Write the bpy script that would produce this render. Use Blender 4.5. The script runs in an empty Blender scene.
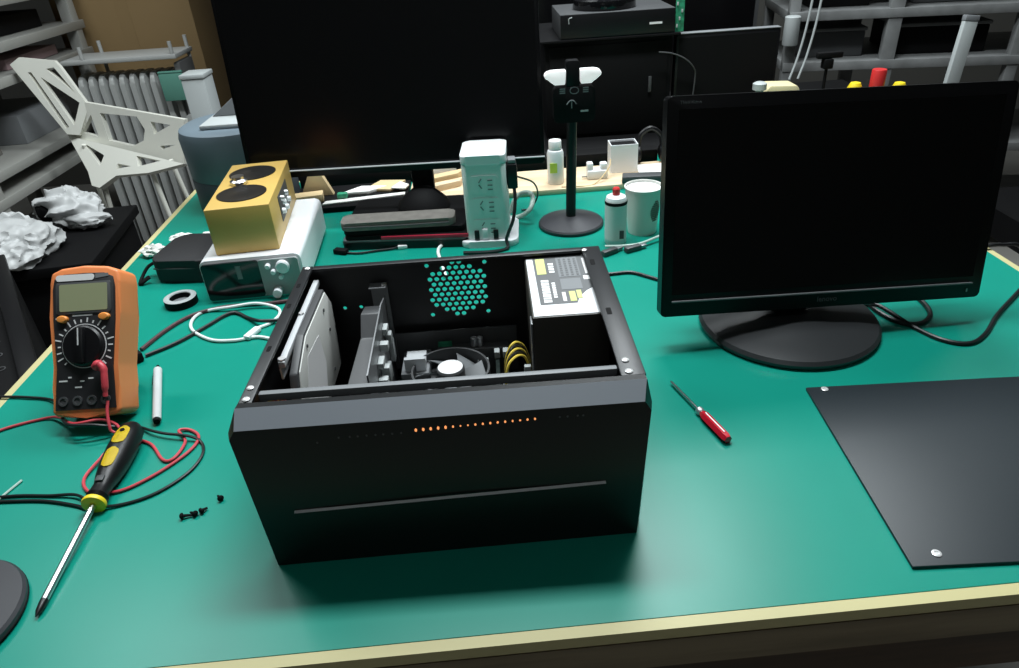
import bpy, bmesh, math, random
from mathutils import Matrix, Vector, noise
from mathutils.geometry import delaunay_2d_cdt
random.seed(7)
PI = math.pi
sc = bpy.context.scene
COL = sc.collection

# ------------------------------------------------------------------ materials
def mat(name, col, rough=.5, metal=0., spec=.5, emit=None, estr=0., noise_amt=0., noise_scale=40., bump=0., alpha=1., trans=0., coat=0.):
    m = bpy.data.materials.new(name); m.use_nodes = True
    nt = m.node_tree; b = nt.nodes['Principled BSDF']
    c = (*col, 1.)
    b.inputs['Base Color'].default_value = c
    b.inputs['Roughness'].default_value = rough
    b.inputs['Metallic'].default_value = metal
    b.inputs['Specular IOR Level'].default_value = spec
    b.inputs['Transmission Weight'].default_value = trans
    b.inputs['Coat Weight'].default_value = coat
    if emit:
        b.inputs['Emission Color'].default_value = (*emit, 1.); b.inputs['Emission Strength'].default_value = estr
    if noise_amt or bump:
        tc = nt.nodes.new('ShaderNodeTexCoord')
        n = nt.nodes.new('ShaderNodeTexNoise'); n.inputs['Scale'].default_value = noise_scale; n.inputs['Detail'].default_value = 4
        nt.links.new(tc.outputs['Object'], n.inputs['Vector'])
        if noise_amt:
            r = nt.nodes.new('ShaderNodeValToRGB')
            r.color_ramp.elements[0].position = .3; r.color_ramp.elements[1].position = .7
            r.color_ramp.elements[0].color = tuple(x * (1 - noise_amt) for x in col) + (1,)
            r.color_ramp.elements[1].color = tuple(min(1, x * (1 + noise_amt)) for x in col) + (1,)
            nt.links.new(n.outputs['Fac'], r.inputs['Fac']); nt.links.new(r.outputs['Color'], b.inputs['Base Color'])
        if bump:
            bp = nt.nodes.new('ShaderNodeBump'); bp.inputs['Strength'].default_value = bump; bp.inputs['Distance'].default_value = .002
            nt.links.new(n.outputs['Fac'], bp.inputs['Height']); nt.links.new(bp.outputs['Normal'], b.inputs['Normal'])
    return m

def wood_mat(name, c1, c2, rough=.55, scale=6):
    m = bpy.data.materials.new(name); m.use_nodes = True
    nt = m.node_tree; b = nt.nodes['Principled BSDF']; b.inputs['Roughness'].default_value = rough
    tc = nt.nodes.new('ShaderNodeTexCoord'); mp = nt.nodes.new('ShaderNodeMapping')
    mp.inputs['Scale'].default_value = (1, 9, 9)
    n = nt.nodes.new('ShaderNodeTexNoise'); n.inputs['Scale'].default_value = scale; n.inputs['Detail'].default_value = 6
    r = nt.nodes.new('ShaderNodeValToRGB')
    r.color_ramp.elements[0].color = (*c1, 1); r.color_ramp.elements[1].color = (*c2, 1)
    r.color_ramp.elements[0].position = .35; r.color_ramp.elements[1].position = .65
    nt.links.new(tc.outputs['Object'], mp.inputs['Vector']); nt.links.new(mp.outputs['Vector'], n.inputs['Vector'])
    nt.links.new(n.outputs['Fac'], r.inputs['Fac']); nt.links.new(r.outputs['Color'], b.inputs['Base Color'])
    return m

K = {
 'mat_green': mat('mat_green', (.003, .252, .186), .33, spec=.38, noise_amt=.04, noise_scale=5),
 'cream': mat('cream_edge', (.55, .50, .25), .5),
 'apron': wood_mat('apron_brown', (.17, .13, .075), (.25, .20, .12)),
 'table_under': wood_mat('table_under', (.05, .03, .015), (.09, .05, .025)),
 'ply': wood_mat('light_plywood', (.62, .47, .30), (.78, .62, .42)),
 'case': mat('case_black_metal', (.012, .013, .015), .42, spec=.5, noise_amt=.1, noise_scale=900),
 'case_in': mat('case_inner_black', (.010, .010, .011), .5),
 'plastic_black': mat('plastic_black', (.006, .006, .007), .38, spec=.35),
 'front_black': mat('front_black', (.006, .007, .008), .36, spec=.35),
 'gloss_black': mat('gloss_black', (.006, .006, .007), .12),
 'screen': mat('screen_black', (.004, .004, .0045), .2, spec=.3),
 'matte_black': mat('matte_black', (.0045, .0045, .005), .7, spec=.14),
 'disc': mat('disc_grey', (.035, .036, .042), .45),
 'steel': mat('steel', (.62, .63, .65), .28, metal=1.),
 'silver': mat('silver_paint', (.55, .56, .58), .35, metal=.7),
 'zinc': mat('zinc_sheet', (.32, .33, .34), .45, metal=.8),
 'pen_grey': mat('pen_grey', (.58, .60, .60), .4),
 'screw_w': mat('bright_screw', (.8, .8, .8), .3, metal=.4),
 'bezel_black': mat('bezel_black', (.0035, .0035, .004), .35, spec=.2),
 'base_black': mat('base_black', (.028, .030, .032), .30),
 'bevel_sheen_grey': mat('bevel_sheen_grey', (.19, .21, .235), .45),
 'grey_dark': mat('grey_dark', (.06, .062, .065), .5),
 'grey_mid': mat('grey_mid', (.2, .21, .22), .5),
 'grey_light': mat('grey_light', (.42, .45, .45), .5),
 'knobface': mat('grey_knob_panel', (.33, .36, .36), .45),
 'white': mat('white_plastic', (.82, .84, .86), .4),
 'white_green': mat('white_tower', (.76, .81, .80), .45),
 'hubw': mat('white_label', (.85, .85, .85), .45),
 'hdd_label': mat('drive_label', (.62, .63, .60), .45),
 'psu_black': mat('psu_black', (.055, .052, .044), .45),
 'strip_light': mat('strip_light', (.62, .64, .66), .3),
 'psu_label': mat('psu_label_grey', (.13, .135, .14), .45),
 'label_y': mat('label_yellow', (.62, .68, .25), .5),
 'pcb': mat('pcb_dark', (.012, .02, .018), .4, noise_amt=.4, noise_scale=200),
 'pcb_green': mat('pcb_green', (.03, .28, .15), .45, noise_amt=.5, noise_scale=90),
 'orange': mat('orange_rubber', (.86, .26, .085), .45),
 'orange_btn': mat('orange_button', (.85, .30, .06), .5),
 'meter_black': mat('meter_face', (.018, .018, .02), .45),
 'lcd': mat('lcd_olive', (.32, .34, .20), .3),
 'print': mat('print_white', (.7, .7, .7), .5),
 'red': mat('red_wire', (.58, .055, .075), .4),
 'red_dark': mat('red_stripe', (.42, .015, .045), .4),
 'red_clear': mat('red_handle', (.55, .012, .03), .2, coat=.5),
 'red_cap': mat('red_cap', (.6, .03, .03), .4),
 'yellow': mat('yellow_rubber', (.88, .66, .02), .45),
 'yellow_wire': mat('yellow_wire', (.8, .6, .08), .45),
 'orange_wire': mat('orange_wire', (.85, .22, .04), .45),
 'cable_black': mat('cable_black', (.010, .011, .012), .4),
 'cable_red_black': mat('cable_reddish', (.07, .025, .03), .45),
 'cable_white': mat('cable_white', (.8, .84, .83), .4),
 'cable_pale': mat('cable_pale_green', (.45, .58, .52), .45),
 'gold': mat('gold_box', (.62, .41, .115), .40, metal=.05),
 'cone': mat('woofer_cone', (.018, .017, .016), .3),
 'felt': mat('felt_sleeve', (.16, .15, .135), .9, noise_amt=.15, noise_scale=60),
 'pouch': mat('pouch_black', (.012, .012, .014), .6, bump=.2, noise_scale=300),
 'paper': mat('paper_white', (.80, .80, .76), .7),
 'panel_black': mat('panel_black', (.014, .021, .026), .46, spec=.45),
 'cardboard': mat('cardboard', (.235, .155, .068), .8, noise_amt=.06, noise_scale=3),
 'cardboard_lt': mat('cardboard_light', (.62, .47, .26), .8),
 'chair': mat('chair_white', (.74, .74, .67), .45),
 'radiator': mat('radiator_grey', (.40, .41, .40), .45),
 'radiator_dark': mat('radiator_dark', (.12, .12, .12), .5),
 'shelf_grey': mat('shelf_grey', (.30, .30, .28), .5),
 'shelf_dark': mat('shelf_dark_grey', (.17, .175, .175), .5, noise_amt=.2, noise_scale=15),
 'bag': mat('bag_white', (.50, .51, .51), .4),
 'bin': mat('bin_bluegrey', (.14, .185, .22), .5),
 'bin_dark': mat('bin_dark', (.055, .068, .082), .55),
 'teal': mat('teal_cloth', (.10, .28, .22), .8),
 'ivory': mat('ivory', (.68, .60, .36), .55),
 'lime': mat('lime_label', (.55, .68, .08), .5),
 'cup': mat('paper_cup', (.72, .73, .68), .55),
 'cup_print': mat('cup_print', (.18, .20, .17), .55),
 'can': mat('can_body', (.66, .68, .68), .4),
 'can_label': mat('can_label', (.74, .76, .74), .5),
 'books_red': mat('book_red', (.20, .03, .04), .6),
 'pink': mat('folder_pink', (.35, .24, .25), .6),
 'floor': mat('floor_grey', (.27, .26, .24), .6, noise_amt=.12, noise_scale=4),
 'wall': mat('wall_grey', (.075, .073, .066), .8, noise_amt=.06, noise_scale=2),
 'ceil': mat('ceiling_white', (.6, .6, .58), .8),
 'lamp_body': mat('lamp_body', (.7, .7, .7), .5),
 'led': mat('led_orange', (.9, .35, .1), .4, emit=(1., .36, .12), estr=1.1),
 'led_dim': mat('vent_grey', (.12, .12, .125), .5),
 'emblem': mat('emblem_dim', (.05, .053, .056), .45),
 'logo_grey': mat('logo_grey', (.13, .135, .14), .4),
 'wing_white': mat('wing_white_emissive', (.9, .9, .9), .4, emit=(1, 1, 1), estr=.55),
}

# ------------------------------------------------------------------ mesh builder
class MB:
    def __init__(s): s.bm = bmesh.new()
    def _fin(s, vs, M):
        if M is not None: bmesh.ops.transform(s.bm, matrix=M, verts=vs)
        return vs
    def _edges(s, vs):
        vv = set(vs); return [e for e in s.bm.edges if e.verts[0] in vv and e.verts[1] in vv]
    def box(s, a, b, bev=0, seg=2, M=None):
        """axis box between corners a and b"""
        r = bmesh.ops.create_cube(s.bm, size=1)
        vs = r['verts']
        for v in vs:
            v.co = Vector([(a[i] + b[i]) / 2 + v.co[i] * (b[i] - a[i]) for i in range(3)])
        if bev:
            n0 = set(s.bm.verts) - set(vs)
            bmesh.ops.bevel(s.bm, geom=s._edges(vs), offset=bev, segments=seg, affect='EDGES', clamp_overlap=True, profile=.5)
            vs = [v for v in s.bm.verts if v not in n0]
        return s._fin(vs, M)
    def lathe(s, prof, M=None, seg=32, cap=True):
        rings = []
        allv = []
        for r, z in prof:
            if r < 1e-6:
                v = [s.bm.verts.new((0, 0, z))]
            else:
                v = [s.bm.verts.new((r * math.cos(2 * PI * i / seg), r * math.sin(2 * PI * i / seg), z)) for i in range(seg)]
            rings.append(v); allv += v
        for A, B in zip(rings, rings[1:]):
            for i in range(seg):
                j = (i + 1) % seg
                if len(A) == 1 and len(B) == 1: continue
                if len(A) == 1: s.bm.faces.new((A[0], B[j], B[i])) if True else 0
                elif len(B) == 1: s.bm.faces.new((A[i], A[j], B[0]))
                else: s.bm.faces.new((A[i], A[j], B[j], B[i]))
        if cap:
            if len(rings[0]) > 1: s.bm.faces.new(rings[0][::-1])
            if len(rings[-1]) > 1: s.bm.faces.new(rings[-1])
        return s._fin(allv, M)
    def cyl(s, p, q, r, r2=None, seg=20):
        p, q = Vector(p), Vector(q); d = q - p
        M = Matrix.Translation(p) @ d.to_track_quat('Z', 'Y').to_matrix().to_4x4()
        return s.lathe([(r, 0), (r if r2 is None else r2, d.length)], M, seg)
    def tube(s, pts, r, seg=8, smooth=6, closed=False, flat=None):
        P = [Vector(p) for p in pts]
        if smooth and len(P) > 2:
            Q = []
            n = len(P)
            rng = range(n if closed else n - 1)
            for i in rng:
                p0 = P[(i - 1) % n] if (closed or i > 0) else P[0] * 2 - P[1]
                p1 = P[i]; p2 = P[(i + 1) % n]
                p3 = P[(i + 2) % n] if (closed or i + 2 < n) else P[-1] * 2 - P[-2]
                for k in range(smooth):
                    t = k / smooth
                    Q.append(.5 * ((2 * p1) + (p2 - p0) * t + (2 * p0 - 5 * p1 + 4 * p2 - p3) * t * t + (3 * p1 - p0 - 3 * p2 + p3) * t ** 3))
            if not closed: Q.append(P[-1])
            P = Q
        n = len(P); rings = []; up = None
        for i, p in enumerate(P):
            a = P[(i - 1) % n] if (closed or i > 0) else p
            b = P[(i + 1) % n] if (closed or i < n - 1) else p
            t = (b - a).normalized()
            if up is None:
                up = Vector((0, 0, 1)) if abs(t.z) < .9 else Vector((1, 0, 0))
            side = t.cross(up).normalized(); up = side.cross(t).normalized()
            rr = r[min(i, len(r) - 1)] if isinstance(r, (list, tuple)) else r
            fl = flat if flat else 1.
            rings.append([s.bm.verts.new(p + side * (rr * math.cos(2 * PI * k / seg)) + up * (rr * fl * math.sin(2 * PI * k / seg))) for k in range(seg)])
        for A, B in zip(rings, rings[1:] + (rings[:1] if closed else [])):
            for k in range(seg):
                j = (k + 1) % seg
                s.bm.faces.new((A[k], A[j], B[j], B[k]))
        if not closed:
            s.bm.faces.new(rings[0][::-1]); s.bm.faces.new(rings[-1])
    def prism(s, poly, z0, z1, M=None, bev=0, seg=2):
        n0 = set(s.bm.verts)
        lo = [s.bm.verts.new((x, y, z0)) for x, y in poly]; hi = [s.bm.verts.new((x, y, z1)) for x, y in poly]
        s.bm.faces.new(lo[::-1]); s.bm.faces.new(hi); n = len(poly)
        for i in range(n):
            j = (i + 1) % n; s.bm.faces.new((lo[i], lo[j], hi[j], hi[i]))
        if bev:
            bmesh.ops.bevel(s.bm, geom=s._edges(lo + hi), offset=bev, segments=seg, affect='EDGES', clamp_overlap=True, profile=.5)
        vs = [v for v in s.bm.verts if v not in n0]
        return s._fin(vs, M)
    def loft(s, rings):
        R = [[s.bm.verts.new(p) for p in ring] for ring in rings]
        for A, B in zip(R, R[1:]):
            n = len(A)
            for i in range(n):
                j = (i + 1) % n; s.bm.faces.new((A[i], A[j], B[j], B[i]))
        s.bm.faces.new(R[0][::-1]); s.bm.faces.new(R[-1])
    def plate(s, outer, holes, z0, z1, M=None):
        """flat plate with real holes, by constrained triangulation"""
        V = []; E = []
        for loop in [outer] + holes:
            b = len(V); n = len(loop)
            V += [Vector((x, y)) for x, y in loop]
            E += [(b + i, b + (i + 1) % n) for i in range(n)]
        ov, oe, of, *_ = delaunay_2d_cdt(V, E, [], 0, 1e-7)
        def inside(p, poly):
            c = False; n = len(poly)
            for i in range(n):
                x1, y1 = poly[i]; x2, y2 = poly[(i + 1) % n]
                if (y1 > p[1]) != (y2 > p[1]) and p[0] < (x2 - x1) * (p[1] - y1) / (y2 - y1) + x1: c = not c
            return c
        bb = [(min(x for x, y in h), max(x for x, y in h), min(y for x, y in h), max(y for x, y in h)) for h in holes]
        faces = []
        for f in of:
            cx = sum(ov[i].x for i in f) / len(f); cy = sum(ov[i].y for i in f) / len(f)
            if not inside((cx, cy), outer): continue
            if any(b[0] <= cx <= b[1] and b[2] <= cy <= b[3] and inside((cx, cy), h) for b, h in zip(bb, holes)): continue
            faces.append(f)
        lo = [s.bm.verts.new((v.x, v.y, z0)) for v in ov]; hi = [s.bm.verts.new((v.x, v.y, z1)) for v in ov]
        cnt = {}
        for f in faces:
            s.bm.faces.new([hi[i] for i in f]); s.bm.faces.new([lo[i] for i in f][::-1])
            for a, b in zip(f, f[1:] + f[:1]): cnt[(a, b)] = 1
        for (a, b) in cnt:
            if (b, a) not in cnt: s.bm.faces.new((lo[a], lo[b], hi[b], hi[a]))
        vs = lo + hi
        loose = [v for v in vs if not v.link_faces]
        bmesh.ops.delete(s.bm, geom=loose, context='VERTS')
        return s._fin([v for v in vs if v.is_valid], M)
    def ball(s, c, r, sub=2, scale=(1, 1, 1), crumple=0, freq=8, seed=0):
        res = bmesh.ops.create_icosphere(s.bm, subdivisions=sub, radius=1)
        for v in res['verts']:
            k = 1.
            if crumple:
                d = noise.noise(v.co * freq * .3 + Vector((seed, seed * 2, 0))) + .7 * (1 - 2.4 * abs(noise.noise(v.co * freq * .55 + Vector((0, seed, 3))))) + .05 * (1 - 2.4 * abs(noise.noise(v.co * freq * 1.3 + Vector((seed, 1, 3)))))
                k = 1 + crumple * d
            v.co = Vector([c[i] + v.co[i] * k * r * scale[i] for i in range(3)])
        return res['verts']
    def build(s, name, m, parent=None, loc=None, rot=None, sharp=35):
        bm = s.bm
        bmesh.ops.recalc_face_normals(bm, faces=bm.faces)
        me = bpy.data.meshes.new(name); bm.to_mesh(me); bm.free()
        me.polygons.foreach_set('use_smooth', [True] * len(me.polygons))
        me.set_sharp_from_angle(angle=math.radians(sharp))
        me.materials.append(K[m] if isinstance(m, str) else m)
        o = bpy.data.objects.new(name, me); COL.objects.link(o)
        if parent is not None: o.parent = parent
        if loc is not None: o.location = loc
        if rot is not None: o.rotation_euler = rot
        return o

def tag(o, label, cat, group=None):
    o['label'] = label; o['category'] = cat
    if group: o['group'] = group
    return o
def thing(name, label, cat, loc=(0, 0, 0), rz=0, group=None):
    o = bpy.data.objects.new(name, None); COL.objects.link(o); o.empty_display_size = .05
    o.location = loc; o.rotation_euler = (0, 0, rz)
    return tag(o, label, cat, group)
def struct(mb, name, m):
    o = mb.build(name, m); o['kind'] = 'structure'; return o
def circ(cx, cy, r, n=10, ph=0): return [(cx + r * math.cos(2 * PI * i / n + ph), cy + r * math.sin(2 * PI * i / n + ph)) for i in range(n)]
def rrect(x0, y0, x1, y1, r, n=5):
    P = []
    for cx, cy, a in ((x1 - r, y1 - r, 0), (x0 + r, y1 - r, PI / 2), (x0 + r, y0 + r, PI), (x1 - r, y0 + r, 1.5 * PI)):
        P += [(cx + r * math.cos(a + i * PI / 2 / n), cy + r * math.sin(a + i * PI / 2 / n)) for i in range(n + 1)]
    return P
XZ = Matrix(((1, 0, 0, 0), (0, 0, -1, 0), (0, 1, 0, 0), (0, 0, 0, 1)))   # (x, y, z) -> (x, -z, y): draw in x-z, thickness along -y
def T(x, y, z): return Matrix.Translation((x, y, z))
def R(a, ax): return Matrix.Rotation(a, 4, ax)
def lettering(name, txt, size, m, parent, M, thick=.0003):
    cu = bpy.data.curves.new(name, 'FONT'); cu.body = txt; cu.size = size; cu.extrude = thick; cu.align_x = 'CENTER'; cu.align_y = 'CENTER'
    tmp = bpy.data.objects.new(name + '_curve', cu); COL.objects.link(tmp)
    bpy.context.view_layer.update()
    me = bpy.data.meshes.new_from_object(tmp.evaluated_get(bpy.context.evaluated_depsgraph_get()))
    bpy.data.objects.remove(tmp)
    me.transform(M); me.materials.clear(); me.materials.append(K[m]); me.name = name
    o = bpy.data.objects.new(name, me); COL.objects.link(o); o.parent = parent
    return o

# ------------------------------------------------------------------ the room
FL = -.70
b = MB(); b.box((-2.6, -1.6, FL - .05), (3.4, 3.7, FL)); struct(b, 'floor', 'floor')
b = MB(); b.box((-2.6, 3.6, FL), (3.4, 3.7, 2.1)); struct(b, 'wall_back', 'wall')
b = MB(); b.box((-2.7, -1.6, FL), (-2.6, 3.7, 2.1)); struct(b, 'wall_left', 'wall')
b = MB(); b.box((3.4, -1.6, FL), (3.5, 3.7, 2.1)); struct(b, 'wall_right', 'wall')
b = MB(); b.box((-2.7, -1.7, FL), (3.5, -1.6, 2.1)); struct(b, 'wall_front', 'wall')
b = MB(); b.box((-2.6, -1.6, 2.1), (3.4, 3.7, 2.15)); struct(b, 'ceiling', 'ceil')

# ------------------------------------------------------------------ work table (local frame turned by the table's angle)
TR = .0261
TX0, TX1, TY0, TY1 = -.450, 1.093, -.119, 1.195
t = thing('work_table', 'long brown workbench with cream edging under the green mat', 'table', (0, 0, 0), TR)
b = MB(); b.box((TX0 + .004, TY0 + .004, -.030), (TX1 - .004, TY1 - .004, -.0025)); b.build('tabletop', 'apron', t)
b = MB()
e = .011
b.plate(rrect(TX0 - e, TY0 - e, TX1 + e, TY1 + e, .006), [rrect(TX0 + .0005, TY0 + .0005, TX1 - .0005, TY1 - .0005, .004)], -.014, -.0005)
b.build('edge_banding', 'cream', t)
b = MB(); b.box((TX0 + .01, TY0 - .001, -.07), (TX1 - .01, TY0 + .02, -.0305)); b.build('front_apron', 'apron', t)
b = MB(); b.box((TX0 + .06, TY0 + .045, -.20), (TX1 - .06, TY0 + .065, -.0705)); b.build('lower_rail', 'table_under', t)
for x in (TX0 + .03, TX1 - .08):
    for y in (TY0 + .021, TY1 - .08):
        b = MB(); b.box((x, y, FL), (x + .05, y + .05, -.0305)); b.build('leg', 'table_under', t)
b = MB(); b.prism(rrect(TX0 + .001, TY0 + .001, TX1 - .001, TY1 - .001, .004), -.0024, 0)
o = b.build('work_mat', 'mat_green'); o.rotation_euler = (0, 0, TR)
tag(o, 'green rubber work mat covering the whole workbench top', 'mat')

# ------------------------------------------------------------------ computer case
W, D, H = .372, .298, .18
case = thing('computer_case', 'open black computer case lying on its side, inner parts showing', 'computer', (0, 0, 0))
b = MB(); b.box((0, .0135, 0), (W, D, .004)); b.build('case_floor', 'case_in', case)
holes = []
fx, fz, fr, pit = .1905, .135, .0400, .0086
r_ = 0
zz = -5
for j in range(-5, 6):
    for i in range(-6, 7):
        x = (i + (.5 if j % 2 else 0)) * pit; z = j * pit * .866
        if math.hypot(x, z) < fr - .001: holes.append(circ(fx + x, fz + z, .0033, 8))
for dx in (-.0365, .0365):
    for dz in (-.0365, .0350): holes.append(circ(fx + dx, min(fz + dz, .1695), .0030, 8))
for x, z in ((.019, .120), (.042, .118), (.063, .118), (.022, .056)): holes.append(circ(x, z, .0026, 8))
b = MB(); b.plate([(0, .004), (W, .004), (W, .176), (0, .176)], holes, -D, -(D - .002), XZ)
b.build('back_panel', 'case_in', case)
b = MB(); b.box((0, .0135, .004), (.002, D - .002, .176)); b.build('side_panel', 'case', case)
b = MB(); b.box((W - .002, .0135, .004), (W, D - .002, .176)); b.build('side_panel', 'case', case)
b = MB(); b.box((.002, .0220, .004), (W - .002, .0240, .168)); b.build('inner_front_wall', 'case_in', case)
# rim of the open side
b = MB()
b.box((0, .0135, .176), (.013, D, .180), .0012); b.box((.349, .0135, .176), (W, D, .180), .0012)
b.box((.0132, D - .010, .176), (.3488, D, .180), .0012)
b.build('top_rim', 'case', case)
b = MB(); b.box((.0132, .0300, .168), (.3488, .0370, .1765), .0015); b.build('front_rail', 'grey_mid', case)
b = MB(); b.box((.0132, .0135, .150), (.3488, .0215, .166)); b.build('rail_gap', 'matte_black', case)
for x, y, s in ((.006, .036, .0034), (.007, .018, .0036), (.357, .037, .0036), (.357, .0185, .0038), (.0075, .290, .0034), (.352, .286, .0034)):
    b = MB(); b.lathe([(s, 0), (s, .0012), (s * .6, .0022), (0, .0024)], T(x, y, .180), 14); b.build('screw', 'screw_w', case)
for y in (.245, .125):
    b = MB(); b.prism(rrect(.3545, y, .360, y + .014, .0015), .1800, .1803); b.build('rim_slot', 'matte_black', case)
for y in (.10, .19, .24):
    b = MB(); b.prism(rrect(.004, y, .008, y + .010, .0015), .1800, .1803); b.build('rim_slot', 'matte_black', case)
# front panel: faceted hollow-looking block
def ring(y, zt, zm, xl, xm, xb, xr, xmr, xbr, zb=0): return [(xl, y, zt), (xm, y, zm), (xb, y, zb), (xbr, y, zb), (xmr, y, zm), (xr, y, zt)]
b = MB()
FR = ring(-.011, .1670, .157, .0006, -.0060, .0035, .3665, .3725, .3650); FR[2] = (.0035, -.017, 0); FR[3] = (.3650, -.009, 0)
b.loft([ring(.0130, .180, .154, .0005, -.0120, -.002, .3705, .3760, .3700),
        ring(.0050, .180, .154, .0000, -.0125, -.004, .3710, .3765, .3700),
        FR])
b.build('front_panel', 'front_black', case, sharp=12)
b = MB(); b.loft([[(.0003, .0048, .1801), (.0008, -.0110, .1673), (.3662, -.0110, .1673), (.3706, .0048, .1801)], [(.0005, .0043, .1812), (.0010, -.0118, .1678), (.3660, -.0118, .1678), (.3704, .0043, .1812)]]); b.build('top_bevel_sheen', 'bevel_sheen_grey', case)  # sheen of the panel's chamfer put into a separate lighter grey plate
b = MB(); b.loft([[(.034, -.0139, .0700), (.034, -.0139, .0684), (.034, -.0164, .0686)], [(.3325, -.0100, .0752), (.3325, -.0100, .0736), (.3325, -.0126, .0738)]]); b.build('accent_strip', 'strip_light', case, sharp=10)
for i in range(17):
    x = .1605 + i * .0067; z = .1540 + i * .00018
    w_ = (.0013 if i < 5 else .0011) * (0.8 if i in (6, 7, 13) else 1); h_ = (.0021 if i < 5 else .0015) * (.7 if i in (6, 7, 14) else 1)
    b = MB(); b.ball((x, -.0110, z), 1, 1, (w_, .0008, h_)); b.build('vent_light', 'led', case)
for i, x in enumerate((.071, .091, .101, .108, .116, .124, .131, .139, .147, .290, .297, .306, .311)):
    b = MB(); b.ball((x, -.0110, (.1520 if i < 9 else .1570) if i else .148), 1, 1, (.0011, .0007, .0013)); b.build('vent_hole', 'led_dim', case)
b = MB()
b.tube([(.046, -.0113, .030), (.047, -.0113, .036), (.052, -.0113, .038)], .0009, 6); b.tube([(.052, -.0113, .032), (.058, -.0113, .030), (.066, -.0113, .030)], .0009, 6)
b.build('emblem', 'emblem', case)
# motherboard
mb_ = MB(); mb_.box((.055, .055, .010), (.268, D - .012, .012)); mobo = mb_.build('motherboard', 'pcb', case)
b = MB(); b.box((.112, .225, .0121), (.148, .282, .056), .002); b.build('port_block', 'grey_mid', mobo)
b = MB(); b.box((.118, .230, .0561), (.144, .236, .074)); b.box((.118, .2365, .0561), (.144, .264, .066), .002); b.build('regulator_heatsink', 'strip_light', mobo)
b = MB(); b.box((.103, .2835, .0121), (.262, .2855, .081)); b.box((.156, .266, .0121), (.250, .283, .060), .002); b.build('port_shield', 'grey_dark', mobo)
b = MB(); b.box((.158, .2765, .0602), (.176, .2778, .068)); b.build('regulator_board', 'pcb_green', mobo)
for i in range(2):
    x = .232 + i * .011; b = MB(); b.box((x, .125, .0121), (x + .005, .255, .056), .0006); b.build('memory_stick', 'pcb', mobo)
    b = MB(); b.box((x - .001, .245, .0562), (x + .006, .256, .066), .001); b.build('memory_latch', 'grey_light', mobo)
for x, y in ((.110, .20), (.113, .212), (.110, .224), (.205, .275), (.213, .275)):
    b = MB(); b.lathe([(.004, 0), (.004, .012), (.0034, .0125), (0, .0125)], T(x, y, .0121 + (.048 if x > .2 else 0)), 12); b.build('capacitor', 'silver', mobo)
b = MB(); b.box((.100, .075, .0121), (.135, .105, .022), .001); b.build('chipset_heatsink', 'grey_mid', mobo)
# cooler
cx, cy = .176, .216
b = MB()
b.lathe([(.030, .0121), (.046, .016), (.047, .040), (.049, .042), (.049, .066), (.0465, .066), (.0465, .042), (.030, .040)], T(cx, cy, 0), 40, cap=False)
for i in range(28):
    a = 2 * PI * i / 28
    b.box((.012, -.0006, .0165), (.045, .0006, .040), M=T(cx, cy, 0) @ R(a, 'Z'))
cool = b.build('cpu_cooler', 'grey_dark', mobo)
b = MB()
for i in range(7):
    a = 2 * PI * i / 7
    lo = []; 
    for k in range(6):
        rr = .015 + k * .006
        for s_ in (-1, 1):
            ang = a + s_ * .30 + k * .05
            lo.append((cx + rr * math.cos(ang), cy + rr * math.sin(ang), .054 + s_ * .006))
    vs = [b.bm.verts.new(p) for p in lo]; vs2 = [b.bm.verts.new((p[0], p[1], p[2] - .0015)) for p in lo]
    for k in range(5):
        b.bm.faces.new((vs[2*k], vs[2*k+1], vs[2*k+3], vs[2*k+2])); b.bm.faces.new((vs2[2*k], vs2[2*k+2], vs2[2*k+3], vs2[2*k+1]))
        b.bm.faces.new((vs[2*k], vs[2*k+2], vs2[2*k+2], vs2[2*k])); b.bm.faces.new((vs[2*k+1], vs2[2*k+1], vs2[2*k+3], vs[2*k+3]))
b.build('fan_blades', 'grey_mid', mobo)
b = MB(); b.lathe([(.0175, .044), (.0175, .066), (.016, .068), (0, .068)], T(cx, cy, 0), 28); b.build('fan_hub', 'grey_dark', mobo)
b = MB(); b.lathe([(.0155, .0681), (.0155, .0686), (0, .0686)], T(cx, cy, 0), 28); b.build('fan_sticker', 'hubw', mobo)
for a in (.7, 2.27, 3.84, 5.41):
    b = MB(); x, y = cx + .052 * math.cos(a), cy + .052 * math.sin(a)
    b.cyl((x, y, .0121), (x, y, .050), .0045, .0045, 12); b.box((x - .007, y - .003, .050), (x + .007, y + .003, .055), .001)
    b.build('cooler_clip', 'grey_light', mobo)
b = MB(); b.tube([(cx + .044, cy - .01, .05), (.236, .19, .062), (.246, .17, .05), (.25, .16, .02)], .0012, 6); b.build('fan_cable', 'cable_black', mobo)
# graphics card, standing up from the board
b = MB(); b.prism([(.112, .0125), (.282, .0125), (.282, .138), (.250, .144), (.112, .134)], .0965, .0981, Matrix(((0, 0, 1, 0), (1, 0, 0, 0), (0, 1, 0, 0), (0, 0, 0, 1))))
gpu = b.build('graphics_card', 'zinc', case)
b = MB()
b.prism([(.120, .03), (.275, .03), (.275, .130), (.245, .136), (.225, .112), (.120, .118)], .0720, .0955, Matrix(((0, 0, 1, 0), (1, 0, 0, 0), (0, 1, 0, 0), (0, 0, 0, 1))), bev=.002)
b.build('card_shroud', 'grey_dark', gpu)
b = MB()
for y, z, sy, sz, d in ((.150, .060, .020, .018, .006), (.180, .085, .012, .012, .010), (.205, .055, .022, .022, .005), (.235, .095, .012, .014, .008), (.225, .115, .016, .008, .006), (.165, .105, .018, .008, .007), (.195, .110, .01, .01, .01), (.25, .06, .012, .03, .006), (.155, .085, .01, .012, .011)):
    b.box((.0983, y, z), (.0983 + d, y + sy, z + sz), .001)
b.build('card_chips', 'grey_light', gpu)
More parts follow.
